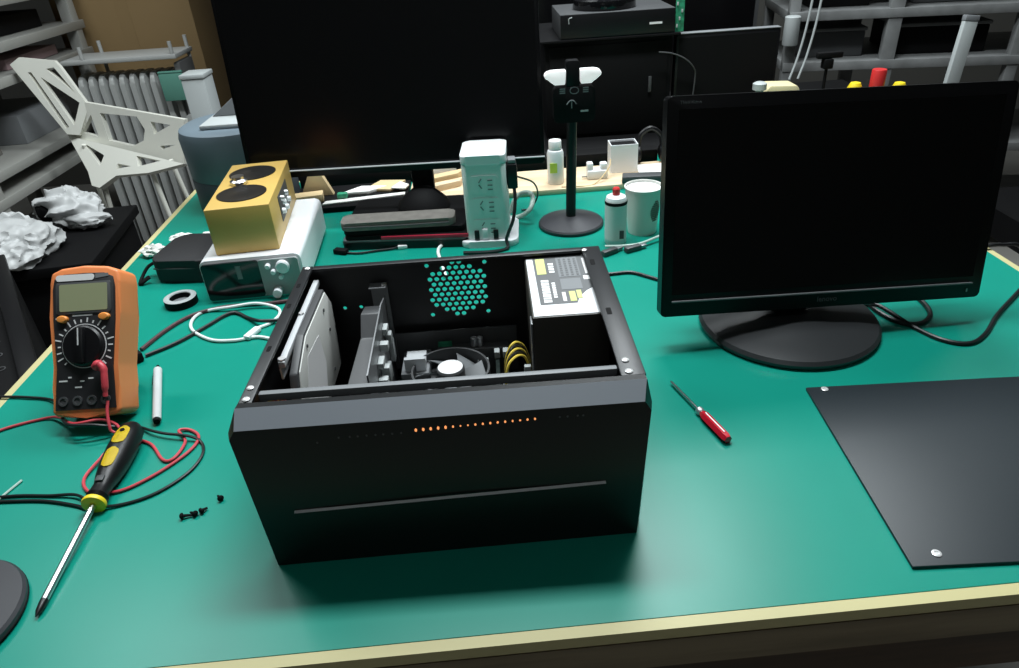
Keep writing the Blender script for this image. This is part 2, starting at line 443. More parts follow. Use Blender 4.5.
b = MB(); b.box((.080, D - .0045, .02), (.101, D - .003, .150)); b.box((.080, D - .018, .1502), (.101, D - .003, .1517)); b.build('card_bracket', 'grey_mid', gpu)
b = MB(); b.cyl((.0985, D - .011, .1518), (.0985, D - .011, .154), .0035, .003, 12); b.build('bracket_screw', 'screw_w', gpu)
# hard drive standing on edge by the left side
YZ = Matrix(((0, 0, 1, 0), (1, 0, 0, 0), (0, 1, 0, 0), (0, 0, 0, 1)))
b = MB(); b.prism([(.085, .050), (.280, .050), (.280, .140), (.262, .165), (.150, .168), (.100, .150), (.085, .120)], .0205, .0295, YZ, bev=.002)
hdd = b.build('hard_drive', 'grey_dark', case)
b = MB(); b.prism([(.090, .055), (.262, .055), (.275, .110), (.277, .138), (.259, .162), (.150, .165), (.105, .149), (.088, .118)], .0296, .0312, YZ, bev=.0006); b.build('drive_cover', 'hdd_label', hdd)
b = MB(); b.prism([(.105, .062), (.175, .062), (.200, .100), (.195, .140), (.140, .146), (.112, .115)], .0313, .0316, YZ); b.build('drive_sticker', 'hubw', hdd)
for y, z in ((.10, .078), (.108, .125), (.145, .156), (.235, .150), (.244, .118), (.228, .07)):
    b = MB(); b.cyl((.0313, y, z), (.0324, y, z), .0022, .0022, 10); b.build('drive_screw', 'grey_dark', hdd)
b = MB(); b.box((.0125, .100, .1585), (.0195, .288, .1660), .001); b.box((.0125, .100, .145), (.0145, .288, .1580), 0); b.build('drive_bracket', 'strip_light', hdd)
b = MB(); b.cyl((.016, .105, .1662), (.016, .105, .168), .004, .004, 12); b.cyl((.016, .2, .1662), (.016, .2, .168), .003, .003, 12); b.build('bracket_rivet', 'screw_w', hdd)
for i, (m, dx) in enumerate((('yellow_wire', 0), ('orange_wire', .004), ('red', .0075))):
    b = MB(); b.tube([(.012 + dx, .085, .03), (.006 + dx, .068, .09), (.007 + dx, .062, .135), (.010 + dx, .066, .150), (.013 + dx, .072, .135), (.016 + dx, .074, .07)], .0016, 8); b.build('power_wire', m, case)
# power supply
PX, PY = .277, .142
b = MB(); b.box((PX, PY, .022), (PX + .084, D - .003, .172), .0015); psu = b.build('power_supply', 'psu_black', case)
b = MB(); b.box((PX - .0020, PY - .0005, .03), (PX - .0002, PY + .018, .165), .0004); b.build('side_flange', 'zinc', psu)
b = MB(); b.prism([(PX + .002, PY + .002), (PX + .082, PY + .002), (PX + .082, D - .008), (PX + .002, D - .008)], .1721, .1726); b.build('label_border', 'white', psu)
b = MB(); b.prism([(PX + .011, PY + .026), (PX + .052, PY + .026), (PX + .056, PY + .040), (PX + .066, PY + .054), (PX + .080, PY + .066), (PX + .080, D - .009), (PX + .010, D - .009)], .1727, .1729); b.build('label_sheet', 'psu_label', psu)
def bars(name, m, rects, z=.1730):
    b = MB()
    for x0, y0, x1, y1 in rects: b.prism([(PX + x0, PY + y0), (PX + x1, PY + y0), (PX + x1, PY + y1), (PX + x0, PY + y1)], z, z + .0002)
    b.build(name, m, psu)
bars('label_badge', 'label_y', [(.013, .100, .024, .143)])
rr = []
y = .030
for k in range(8):
    h = (.006, .004, .007, .005, .006, .004, .007, .005)[k]; rr.append((.0155, y, .0245, y + h)); y += h + .0015
y = .04
for k in range(7): rr.append((.0275, y, .0315, y + .0042)); y += .0055
for k in range(4): rr.append((.0275, .103 + k * .007, .034, .108 + k * .007))
rr += [(.037, .031, .041, .052), (.075, .085, .079, .138), (.066, .080, .078, .090), (.070, .095, .073, .138)]
bars('label_print', 'hubw', rr)
bars('label_marks', 'label_y', [(.045, .030, .052, .053), (.0535, .036, .059, .055)])
bars('label_table', 'grey_mid', [(.038, .090, .064, .143), (.038, .058, .062, .085)])
rr = []
for i in range(4):
    for j in range(8): rr.append((.041 + i * .006, .093 + j * .006, .044 + i * .006, .0965 + j * .006))
bars('label_cells', 'psu_label', rr, .1733)
for k in range(5):
    b = MB(); a = k * .006
    b.tube([(PX - .0025, PY + .030 + a, .08), (PX - .010, PY + .024 + a, .108), (PX - .022, PY + .014 + a * .8, .114 + a * .3), (PX - .032, PY + .004 + a, .100), (PX - .034, PY - .004 + a, .04)], .0015, 6)
    b.build('supply_wire', 'yellow_wire' if k % 2 == 0 else 'cable_black', psu)
b = MB(); b.box((PX - .012, PY - .012, .05), (PX - .0045, PY - .006, .118), .001); b.build('supply_connector', 'grey_light', psu)

# ------------------------------------------------------------------ right monitor
t = thing('monitor', 'black widescreen monitor on round base, right side of the mat', 'monitor', (.662, .369, 0))
b = MB(); b.lathe([(.116, 0), (.125, .003), (.126, .008), (.122, .013), (.097, .019), (.060, .024), (.042, .029), (0, .030)], None, 64); b.build('base', 'base_black', t)
b = MB(); b.prism([(-.030, -.004), (.030, -.004), (.030, .030), (-.030, .030)], .0262, .150, bev=.006); b.build('neck', 'plastic_black', t)
MM = T(.691 - .662, .338 - .369, .045) @ R(.050, 'Z') @ R(-.197, 'X') @ R(.034, 'Y')
def local(b_): return b_
b = MB(); b.prism(rrect(-.2295, 0, .2295, .289, .006), -.014, .006, MM @ XZ @ T(0, 0, 0), bev=.002); b.build('housing', 'bezel_black', t)
b = MB(); b.prism(rrect(-.19, .05, .19, .26, .02), -.0505, -.0142, MM @ XZ, bev=.006); b.build('rear_cover', 'plastic_black', t)
b = MB(); b.prism(rrect(-.215, .031, .215, .273, .001), .0061, .0066, MM @ XZ); b.build('screen', 'screen', t)
b = MB(); b.box((-.215, -.0095, .0205), (.215, -.0061, .0228), .0005, M=MM); b.build('trim_line', 'grey_mid', t)
b = MB(); b.box((.2085, -.0068, .0085), (.2105, -.0061, .0135), 0, M=MM); b.build('power_light', 'silver', t)
lettering('brand_lettering', 'lenovo', .0105, 'logo_grey', t, MM @ T(.006, -.0063, .0115) @ R(PI / 2, 'X'))
lettering('model_lettering', 'ThinkVision', .0058, 'logo_grey', t, MM @ T(-.200, -.0063, .2810) @ R(PI / 2, 'X'))

# ------------------------------------------------------------------ big monitor in the middle on the pile of laptops
t = thing('monitor', 'large black monitor standing on the stacked laptops behind the computer case', 'monitor', (.102, .852, .0387))
b = MB(); b.lathe([(.050, 0), (.053, .003), (.050, .012), (.036, .024), (.022, .034), (.0, .036)], T(0, 0, 0) @ Matrix.Diagonal((1, .95, 1.15, 1)), 40); b.build('base', 'matte_black', t)
MM = T(.053 - .102, .860 - .852, .115 - .0387) @ R(-.085, 'Z') @ R(-.121, 'X') @ R(-.013, 'Y')
b = MB(); b.box((-.022, .030, .012), (.022, .056, .15), .004); b.build('neck', 'matte_black', t)
b = MB(); b.prism(rrect(-.297, 0, .297, .360, .006), -.024, .004, MM @ XZ, bev=.002); b.build('housing', 'bezel_black', t)
b = MB(); b.prism(rrect(-.290, .018, .290, .352, .001), .0041, .0046, MM @ XZ); b.build('screen', 'screen', t)
b = MB(); b.box((-.297, -.0115, .0125), (.297, -.0041, .0145), .0004, M=MM); b.build('trim_line', 'strip_light', t)
# the pile it stands on
def pile_mat(a): return T(.068, .80, 0) @ R(a, 'Z')
b = MB(); b.prism(rrect(-.118, -.060, .128, .120, .010), .0, .015, pile_mat(-.10), bev=.003)
lp = b.build('laptop', 'plastic_black'); tag(lp, 'closed black laptop at the bottom of the pile, flat on the mat', 'laptop')
b = MB(); b.prism(rrect(-.117, -.058, .126, .118, .010), .0151, .0185, pile_mat(-.10), bev=.001); b.build('silver_lid', 'grey_mid', lp)
b = MB(); b.prism(rrect(-.112, -.056, .130, .118, .008), .0186, .0265, pile_mat(-.085), bev=.002)
lp = b.build('laptop', 'matte_black'); tag(lp, 'black laptop with a red edge, middle of the pile', 'laptop')
b = MB(); b.box((-.040, -.0600, .0192), (.128, -.0562, .0262), .0006, M=pile_mat(-.085)); b.build('red_edge', 'red_dark', lp)
b = MB(); b.prism(rrect(-.116, -.050, .120, .118, .012), .0266, .0385, pile_mat(-.07), bev=.003)
o = b.build('document_folder', 'matte_black'); tag(o, 'black folder lying under the grey felt sleeve', 'folder')
b = MB(); b.prism(rrect(-.119, -.052, .100, -.004, .012), .0386, .0545, pile_mat(-.03), bev=.006, seg=3)
o = b.build('laptop_sleeve', 'felt'); tag(o, 'grey felt laptop sleeve folded on top of the pile, before the monitor foot', 'sleeve')
b = MB(); b.tube([(-.112, -.0545, .0475), (0, -.0548, .0465), (.090, -.0545, .0470)], .0012, 6); zz = b.build('zip_line', 'grey_dark', o); zz.matrix_world = Matrix.Identity(4); zz.data.transform(pile_mat(-.03))

# ------------------------------------------------------------------ white device box and golden speaker
t = thing('amplifier', 'white device box with dark glass front and white knobs under the golden speaker', 'device', (-.256, .572, 0), .059)
w, d, h = .168, .270, .0745
b = MB(); b.prism(rrect(0, .001, w, h, .010), -d, -.004, XZ, bev=.0015); b.build('housing', 'white', t)
b = MB(); b.prism(rrect(.004, .004, .098, h - .004, .005), .0, .0041, XZ @ T(0, 0, 0)); b.build('glass_panel', 'gloss_black', t)
b = MB(); b.prism(rrect(.0985, .004, w - .004, h - .004, .005), .0, .0041, XZ); b.build('knob_panel', 'knobface', t)
b = MB(); b.box((.060, -.0046, .040), (.068, -.0042, .064)); b.build('glass_label', 'grey_mid', t)
for x, z, r in ((.114, .060, .0045), (.121, .049, .0045), (.138, .057, .0115), (.132, .039, .004)):
    b = MB(); b.lathe([(r, 0), (r, .006), (r * .8, .008), (0, .0082)], T(x, -.0042, z) @ R(PI / 2, 'X'), 20); b.build('knob', 'white', t)
b = MB(); b.cyl((.122, -.0042, .014), (.122, -.022, .014), .0075, .0075, 18); b.cyl((.122, -.022, .014), (.122, -.0222, .014), .003, .003, 12); b.build('front_jack', 'white', t)
for x in (.01, .145):
    for y in (.012, .24):
        b = MB(); b.box((x, y, 0), (x + .012, y + .012, .001)); b.build('foot', 'matte_black', t)

t = thing('speaker', 'golden wooden speaker box with two dark woofers lying on the white device', 'speaker', (-.231, .596, .0748), .101)
w, d, h = .1055, .245, .081
b = MB(); b.box((0, 0, 0), (w, d, h), .002); b.build('cabinet', 'gold', t)
for y in (.068, .180):
    b = MB(); b.lathe([(.041, h), (.042, h + .0012), (.040, h + .0016), (.037, h + .0010), (.020, h + .0006), (.012, h + .0016), (0, h + .003)], T(.050, y, 0), 40, cap=False); b.build('woofer', 'cone', t)
b = MB(); b.lathe([(.013, h), (.0155, h + .001), (.0155, h + .006), (.011, h + .009), (.011, h + .014), (0, h + .015)], T(.036, .124, 0), 28); b.build('volume_knob', 'steel', t)
b = MB(); b.box((w, .075, .020), (w + .0012, .175, .066), .0005); b.build('port_plate', 'grey_dark', t)
for y, z, m in ((.09, .035, 'white'), (.11, .045, 'white'), (.125, .030, 'white'), (.145, .05, 'silver'), (.155, .034, 'white'), (.10, .055, 'silver')):
    b = MB(); b.cyl((w + .0012, y, z), (w + .007, y, z), .0055, .0045, 14); b.build('port', m, t)

# ------------------------------------------------------------------ pouch, tissue, tape
t = thing('pouch', 'small black zip pouch with wrist strap left of the white device', 'pouch', (-.386, .664, 0), -.12)
b = MB(); b.prism(rrect(0, 0, .112, .125, .022), 0.0005, .044, bev=.014, seg=4); b.build('body', 'pouch', t)
b = MB(); b.tube([(.006, .003, .028), (.05, -.0005, .029), (.106, .003, .028)], .0016, 6); b.build('zip', 'grey_dark', t)
b = MB(); b.tube([(-.001, .035, .030), (-.022, .030, .020), (-.030, .012, .005), (-.022, -.006, .004), (-.008, .004, .012)], .0050, 8, flat=.6); b.build('strap', 'matte_black', t)
for i, (x, y, s, lab) in enumerate(((-.437, .795, .020, 'round scrap of white tissue left of the black pouch'), (-.398, .845, .020, 'pointed scrap of white tissue behind the black pouch'), (-.345, .835, .022, 'white tissue scrap against the golden speaker'))):
    b = MB(); b.ball((x, y, .010), s, 3, (1, .7, .5), .5, 7, i * 3 + 1); o = b.build('tissue', 'paper', sharp=25); tag(o, lab, 'tissue', 'tissue scraps by the pouch')
b = MB(); b.lathe([(.017, 0), (.026, 0), (.027, .002), (.027, .013), (.0265, .0135)], T(-.304, .575, 0), 36, cap=False); b.lathe([(.017, 0), (.017, .013)], T(-.304, .575, 0), 36, cap=False)
t = b.build('tape_roll', 'matte_black'); tag(t, 'small black roll with a grey rim lying in front of the pouch', 'tape roll')
b = MB(); b.lathe([(.0171, .0125), (.0180, .0145), (.0250, .0145), (.0268, .0136), (.0260, .0125)], T(-.304, .575, 0), 36, cap=False); b.build('top_rim', 'grey_light', t)
b = MB(); b.lathe([(.0168, .003), (.0168, .004), (0, .004)], T(-.304, .575, 0), 36); b.build('inner_disc', 'grey_mid', t)

# ------------------------------------------------------------------ multimeter
t = thing('multimeter', 'orange and black digital multimeter propped up at the left edge', 'multimeter', (-.2935, .226, .0235), -.018); t.location.z += .003; t.scale = (1.08, 1.08, 1.08)
TL = .622
A = R(-TL, 'X')           # local: x right, z up the face, y into the body
w, h, th = .0855, .178, .0415
outl = []
# outline with a waist
for s_ in (1, -1):
    pts = [(.0415, .006), (.0400, .035), (.0385, .060), (.0405, .090), (.0425, .120), (.0428, .160)]
    if s_ == -1: pts = [(-x, z) for x, z in pts][::-1]
    outl += pts
    if s_ == 1: outl += [(.0405, .173), (.028, .1785), (0, .181), (-.028, .1785), (-.0405, .173)]
outl += [(-.036, .001), (0, -.002), (.036, .001)]
b = MB(); b.prism(outl, -th, 0, A @ XZ, bev=.004, seg=3); b.build('holster', 'orange', t)
face = [(x * .87, .008 + (z - .008) * .955) for x, z in outl]
face = [(x * .87, max(.0085, min(.171, z * .955))) for x, z in outl]
b = MB(); b.prism(face, .0001, .0016, A @ XZ, bev=.0005); b.build('face', 'meter_black', t)
b = MB(); b.prism(rrect(-.033, .1225, .033, .1605, .003), .0017, .0030, A @ XZ, bev=.0004); b.build('display_frame', 'grey_dark', t)
b = MB(); b.prism(rrect(-.0285, .1255, .029, .1580, .002), .0031, .0034, A @ XZ); b.build('display', 'lcd', t)
b = MB(); b.prism(rrect(-.033, .1622, .013, .1698, .0035), .0017, .0024, A @ XZ); b.build('brand_plate', 'hubw', t)
b = MB(); b.prism([(.0145, .1640), (.030, .1660), (.030, .1695), (.0145, .1695)], .0017, .0022, A @ XZ); b.build('model_plate', 'grey_mid', t)
for x in (-.025, .025):
    b = MB(); b.lathe([(.0058, 0), (.0058, .003), (.0045, .0045), (0, .005)], A @ T(x, -.0017, .1165 if x < 0 else .1175) @ R(PI / 2, 'X') @ Matrix.Diagonal((1.15, .75, 1, 1)), 20); b.build('button', 'orange_btn', t)
b = MB(); b.lathe([(.0265, 0), (.0265, .0004), (.0255, .0004), (.0255, 0)], A @ T(0, -.0017, .0835) @ R(PI / 2, 'X'), 48, cap=False); b.build('dial_scale', 'print', t)
b = MB(); b.lathe([(.0245, 0), (.0240, .004), (.0220, .006), (0, .006)], A @ T(0, -.0017, .0835) @ R(PI / 2, 'X'), 40)
b.box((-.0052, -.0145, .0835 - .0215), (.0052, -.0078, .0835 + .0215), .002, M=A); b.build('dial', 'plastic_black', t)
b = MB(); b.box((-.0007, -.0150, .0835), (.0007, -.0146, .0835 + .0205), M=A); b.build('dial_pointer', 'print', t)
b = MB()
for i in range(26):
    a = PI / 2 + 2 * PI * (i + .5) / 26
    if math.sin(a) < -.80: continue
    r0 = .0285; l = .0035 + .0020 * ((i * 7) % 3)
    b.box((r0, -.0020, -.0008), (r0 + l, -.0016, .0008), M=A @ T(0, 0, .0835) @ R(-a, 'Y'))
for x0, x1, z in ((-.014, .010, .1195), (-.034, -.030, .1165), (-.031, -.021, .042), (-.020, -.016, .046), (-.012, -.004, .034), (-.006, -.001, .041), (.004, .010, .044), (-.024, -.0235, .02)):
    b.box((x0, -.0020, z), (x1, -.0016, z + .0018), M=A)
b.build('printed_marks', 'print', t)
for x in (-.026, -.009, .008, .0245):
    b = MB(); b.lathe([(.0058, 0), (.0058, .0015), (.0035, .0015), (.0035, .0002), (0, .0002)], A @ T(x, -.0017, .019) @ R(PI / 2, 'X'), 20); b.build('jack', 'grey_dark', t)
b = MB(); b.box((-.018, 0, 0), (.010, .003, .105), .001, M=A @ T(0, th + .0035, .140) @ R(PI + TL - .15, 'X') @ T(0, 0, 0)); b.build('stand', 'plastic_black', t)

# test leads
def wl(pts, r, name, m, parent=None, seg=8): 
    b = MB(); b.tube(pts, r, seg); return b.build(name, m, parent)
red = thing('test_lead', 'red multimeter test lead looping under the large screwdriver', 'test lead', (0, 0, 0))
wl([(-.2610, .229, .046), (-.2610, .219, .035), (-.258, .208, .022), (-.255, .205, .015), (-.235, .205, .0025), (-.205, .190, .0025), (-.178, .158, .0025), (-.165, .160, .0025), (-.162, .190, .003), (-.178, .212, .0035), (-.165, .214, .0025), (-.148, .198, .0025), (-.150, .172, .0025), (-.172, .138, .0025), (-.200, .112, .0025), (-.222, .106, .0026), (-.245, .110, .0025), (-.262, .135, .0025), (-.255, .175, .0055), (-.250, .212, .012), (-.275, .2245, .0205), (-.308, .2185, .022), (-.345, .250, .010), (-.375, .262, .0025), (-.425, .242, .0025), (-.455, .205, .0025)], .0019, 'wire', 'red', red)
M_ = T(-.2935, .226, .0265) @ R(-.018, 'Z') @ Matrix.Scale(1.08, 4) @ A
b = MB()
q = lambda x, y, z: M_ @ Vector((x, y, z))
b.tube([q(.0190, -.011, .057), q(.0235, -.014, .0595), q(.0290, -.014, .054), q(.0305, -.014, .040), q(.0300, -.012, .022)], [.006] * 8 + [.0048] * 6 + [.0042] * 8 + [.0030] * 4, 12)
b.build('plug', 'red', red)
blk = thing('test_lead', 'black multimeter test lead looping past the large screwdriver', 'test lead', (0, 0, 0))
wl([(-.470, .322, .003), (-.430, .316, .003), (-.385, .302, .004), (-.345, .255, .017), (-.315, .2165, .0235), (-.280, .2135, .0215), (-.246, .222, .007), (-.236, .228, .0025), (-.212, .213, .0060), (-.190, .204, .0065), (-.160, .196, .0068), (-.142, .188, .0022), (-.132, .164, .0022), (-.138, .132, .0022), (-.163, .101, .0022), (-.195, .086, .0022), (-.225, .084, .0045), (-.255, .104, .0045), (-.290, .109, .0022), (-.330, .113, .0022), (-.375, .112, .0022)], .0018, 'wire', 'cable_black', blk)
wl([(-.375, .106, .0022), (-.330, .1045, .0022), (-.290, .1005, .0022), (-.252, .090, .0022), (-.236, .083, .0022)], .0018, 'wire', 'cable_black', blk)

# ------------------------------------------------------------------ large screwdriver
t = thing('screwdriver', 'large black and yellow screwdriver with a long steel shaft', 'screwdriver')
tip = Vector((-.2145, -.060, .004)); end = Vector((-.2285, .208, .0185))
dv = (end - tip).normalized(); L = (end - tip).length
up_ = Vector((0, 0, 1)); sx = dv.cross(up_).normalized(); uu = sx.cross(dv).normalized()
MS = Matrix(((sx.x, uu.x, dv.x, tip.x), (sx.y, uu.y, dv.y, tip.y), (sx.z, uu.z, dv.z, tip.z), (0, 0, 0, 1)))
b = MB(); b.lathe([(.0004, 0), (.0028, .006), (.0036, .016), (.0036, .140)], MS, 20); b.build('shaft', 'steel', t)
b = MB(); b.lathe([(.0005, -.0005), (.0030, .006), (.0037, .014), (.0037, .018)], MS, 16); b.build('tip', 'plastic_black', t)
b = MB(); b.lathe([(.0095, .1370), (.0125, .1380), (.0132, .1405), (.0125, .1430), (.0090, .1445)], MS, 32); b.build('collar', 'yellow', t)
b = MB(); b.lathe([(.0085, .1445), (.0120, .150), (.0105, .158), (.0100, .166), (.0130, .180), (.0158, .200), (.0168, .225), (.0165, .245), (.0145, .260), (.0090, .2685), (0, .270)], MS, 32); b.build('handle', 'plastic_black', t)
def pad(z0, z1, rr, name):
    b = MB(); n = 10; rows = []
    for i in range(n + 1):
        z = z0 + (z1 - z0) * i / n
        e_ = math.sqrt(max(0, 1 - (2 * i / n - 1) ** 4)) * .36 + .10
        r0 = rr(z)
        rows.append([(r0 * math.sin(a), r0 * math.cos(a), z) for a in [e_ * (k / 4 - 1) + .06 for k in range(9)]])
    V = [[b.bm.verts.new(p) for p in r] for r in rows]
    for A_, B_ in zip(V, V[1:]):
        for k in range(8): b.bm.faces.new((A_[k], A_[k + 1], B_[k + 1], B_[k]))
    res = bmesh.ops.solidify(b.bm, geom=b.bm.faces[:], thickness=.0012)
    bmesh.ops.transform(b.bm, matrix=MS, verts=b.bm.verts[:])
    b.build(name, 'yellow', t)
pad(.184, .214, lambda z: .0136 + (.0033 * min(1, (z - .180) / .04)) + .0010, 'grip_pad')
pad(.221, .252, lambda z: .0172 - .0012 * max(0, (z - .235) / .017) + .0006, 'grip_pad')
b = MB(); b.cyl(MS @ Vector((.0008, .0168, .243)), MS @ Vector((.0008, .0182, .243)), .0028, .0028, 16); b.build('hang_hole', 'matte_black', t)
b = MB(); b.box((-.0045, .0103, .164), (.0045, .0125, .173), .001, M=MS); b.build('size_mark', 'grey_dark', t)

# pen / small screwdriver / screws / stick / round base
t = thing('pen', 'slim pale grey pen with black ends right of the multimeter', 'pen')
p, q_ = Vector((-.2640, .368, .0062)), Vector((-.2125, .231, .0062)); dd = (q_ - p).normalized()
b = MB(); b.cyl(p + dd * .012, q_ - dd * .004, .0060, .0055, 16); b.build('barrel', 'pen_grey', t)
b = MB(); b.cyl(p, p + dd * .0119, .0020, .0046, 16); b.build('tip', 'matte_black', t)
b = MB(); b.cyl(q_ - dd * .0039, q_, .0047, .0040, 16); b.build('end_cap', 'matte_black', t)
b = MB(); b.tube([p + dd * .014 + Vector((-.005, -.002, 0)), p + dd * .05 + Vector((-.0058, -.002, .001))], .0010, 6); b.build('clip', 'matte_black', t)

t = thing('screwdriver', 'small red screwdriver with thin steel shaft right of the case', 'screwdriver')
p, q_ = Vector((.4590, .2395, .0050)), Vector((.4965, .1135, .0062)); dd = (q_ - p).normalized(); L = (q_ - p).length
MS2 = T(*p) @ dd.to_track_quat('Z', 'Y').to_matrix().to_4x4()
b = MB(); b.lathe([(.0006, 0), (.0017, .004), (.0017, .074)], MS2, 12); b.build('shaft', 'steel', t)
b = MB(); b.lathe([(.0030, .066), (.0050, .068), (.0050, .073), (.0036, .075)], MS2, 16); b.build('ferrule', 'silver', t)
b = MB(); b.lathe([(.0036, .075), (.0048, .078), (.0062, .084), (.0062, .126), (.0050, .1305), (0, .1315)], MS2, 6); b.build('handle', 'red_clear', t)
b = MB(); b.box((-.0008, .0052, .082), (.0008, .0060, .122), M=MS2); b.build('handle_stripe', 'hubw', t)

def screw(x, y, a, lab, L=.009):
    t = thing('screw', lab, 'screw', (x, y, 0), a, 'loose black screws on the mat')
    b = MB(); b.lathe([(.0035, 0), (.0036, .0015), (.0022, .0030), (0, .0030)], T(0, 0, .0036) @ R(-PI / 2, 'Y') @ T(0, 0, 0), 14); b.build('head', 'matte_black', t)
    b = MB(); b.cyl((0.0002, 0, .0036), (L, 0, .0022), .0019, .0012, 10); b.build('shank', 'matte_black', t)
screw(-.1185, .0590, .2, 'loose black screw, leftmost of the row left of the case', .010)
screw(-.1065, .0615, 2.6, 'loose black screw in the middle of the row left of the case', .007)
screw(-.0995, .0655, .9, 'loose black screw, right end of the row left of the case', .006)
screw(-.0850, .0830, 2.3, 'single black screw lying apart, nearest the computer case', .007)
b = MB(); b.tube([(-.352, .100, .0018), (-.345, .122, .0018), (-.339, .140, .0018)], .0014, 6); o = b.build('cable_tie', 'cable_pale'); tag(o, 'thin clear plastic strip crossing the black lead at far left', 'cable tie')

t = thing('stand_base', 'dark grey round base cut off at the left front corner', 'base', (-.305, -.062, 0))
b = MB(); b.lathe([(.071, 0), (.0745, .002), (.0745, .009), (.072, .012), (.02, .014), (0, .014)], None, 56); b.build('disc', 'disc', t)
b = MB(); b.lathe([(.066, 0.0001), (.0747, .0022), (.0752, .0045), (.0745, .0050)], None, 56, cap=False); b.build('rubber_rim', 'matte_black', t)
b = MB(); b.cyl((-.03, 0, .0136), (-.03, 0, .16), .008, .008, 16); b.build('post', 'matte_black', t)

# ------------------------------------------------------------------ loose side panel of the case
P4 = [(.6245, .206), (.6090, -.078), (.995, -.090), (1.010, .193)]
ctr = Vector((.81, .06)); 
b = MB(); b.prism(P4, .0003, .0040, bev=.0008)
t = b.build('cover_plate', 'panel_black'); tag(t, 'flat black glossy case side panel lying at the right front of the mat', 'panel')
for x, y in ((.6455, .199), (.6380, -.0655)):
    b = MB(); b.lathe([(.0022, .0040), (.0045, .0041), (.0045, .0050), (.0038, .0054), (.0022, .0054), (.0020, .0046), (0, .0046)], T(x, y, 0), 18, cap=False); b.build('screw_washer', 'screw_w', t)

# ------------------------------------------------------------------ power tower
t = thing('power_strip', 'white tower power strip with three sockets behind the case', 'power strip', (.187, .727, 0), -.062)
b = MB(); b.prism(rrect(-.012, -.008, .098, .112, .018), 0, .013, bev=.004); b.build('base', 'white', t)
w, d, h = .083, .100, .172
b = MB(); b.prism(rrect(.001, .001, w - .001, d, .010), .0131, .158, bev=.002); b.build('column', 'white_green', t)
b = MB(); b.prism(rrect(0, 0, w, d + .001, .012), .1581, .1745, bev=.005, seg=3); b.build('top_cap', 'white', t)
for z in (.038, .080, .122):
    b = MB(); b.prism(rrect(.016, z - .016, w - .016, z + .016, .006), -.0008, .0002, T(0, 0, 0) @ XZ); so = b.build('socket', 'white_green', t)
    b = MB()
    for x, zz_, a in ((.030, .007, .6), (.030, -.004, -.6), (.048, .007, PI / 2), (.048, -.002, PI / 2), (.048, -.010, PI / 2)):
        b.box((-.0010, -.0010, -.0045), (.0010, -.00025, .0045), M=T(x + .004, 0, z + zz_) @ R(a, 'Y'))
    b.build('slots', 'grey_mid', so)
for x in (.016, .052):
    b = MB(); b.box((x, -.004, .015), (x + .009, .0008, .033), .001); b.build('switch', 'plastic_black', t)
b = MB(); b.box((.031, -.004, .015), (.041, .0008, .036), .001); b.build('switch', 'white', t)
t = thing('power_cable', 'black plug and lead on the right side of the white power tower', 'cable')
b = MB(); b.box((.2712, .735, .105), (.290, .765, .152), .003); b.build('plug', 'plastic_black', t)
b = MB(); b.box((.2735, .738, .1525), (.288, .762, .160), .002); b.build('plug_top', 'grey_mid', t)
b = MB(); b.tube([(.283, .740, .106), (.283, .727, .085), (.277, .713, .055), (.266, .708, .030), (.262, .7095, .016), (.262, .700, .0035), (.230, .690, .0035), (.180, .694, .0035)], .0032, 8); b.build('lead', 'cable_black', t)
b = MB(); b.tube([(.287, .765, .120), (.325, .85, .075), (.335, .885, .035), (.320, .895, .004), (.300, .890, .003)], .0018, 8); b.build('lead', 'cable_black', t)
b = MB(); b.tube([(.262, .846, .006), (.290, .830, .012), (.312, .815, .030), (.322, .835, .045), (.318, .860, .050), (.300, .872, .046), (.285, .862, .035), (.276, .850, .014)], .0048, 10)
o = b.build('power_cable', 'cable_pale'); tag(o, 'thick pale green-grey cable loop beside the white power tower', 'cable')
b = MB(); b.tube([(.171, .742, .0035), (.150, .745, .0035), (.136, .732, .0035), (.132, .705, .0035), (.140, .66, .0035), (.150, .60, .0035)], .0032, 8)
o = b.build('power_cable', 'cable_white'); tag(o, 'white cable leaving the left foot of the power tower', 'cable')

# ------------------------------------------------------------------ pole stand with device head
t = thing('pole_stand', 'black pole on a round disc foot with two white shapes on its head', 'stand', (.394, .800, 0))
b = MB(); b.lathe([(.062, 0), (.0645, .002), (.0645, .006), (.062, .009), (.030, .016), (.014, .020), (0, .020)], None, 56); b.build('disc_foot', 'disc', t)
b = MB(); b.cyl((0, 0, .0185), (.004, 0, .2045), .0098, .0098, 20); b.build('pole', 'plastic_black', t)
b = MB(); b.prism(rrect(-.030, .205, .046, .268, .010), -.012, .012, XZ, bev=.003); b.build('head', 'matte_black', t)
b = MB(); b.prism(rrect(-.006, .255, .018, .312, .004), -.010, .010, T(0, 0, 0) @ XZ, bev=.002); b.build('head_bridge', 'plastic_black', t)
for s_ in (-1, 1):
    pts = [(.010, .297), (.036, .297), (.046, .2945), (.0495, .289), (.047, .284), (.037, .280), (.032, .2725), (.012, .2725)]
    pts = [(s_ * (x + .002) + .006, z) for x, z in pts]
    if s_ > 0: pts = pts[::-1]
    b = MB(); b.prism(pts, -.004, .0125, XZ, bev=.002); b.build('white_wing', 'wing_white', t)  # two white wing shapes, with a weak emission set in their material
b = MB(); b.lathe([(.0085, 0), (.0085, .0006), (.0070, .0006), (.0070, 0)], T(.008, -.0124, .262) @ R(PI / 2, 'X') @ Matrix.Diagonal((1, .75, 1, 1)), 24, cap=False); b.build('ring_icon', 'grey_mid', t)
for x in (-.0135, .0285):
    b = MB()
    for k in range(3): b.box((x - .005, -.0130, .2575 + k * .0035), (x + .005, -.0123, .2597 + k * .0035))
    b.build('bar_icon', 'grey_mid', t)
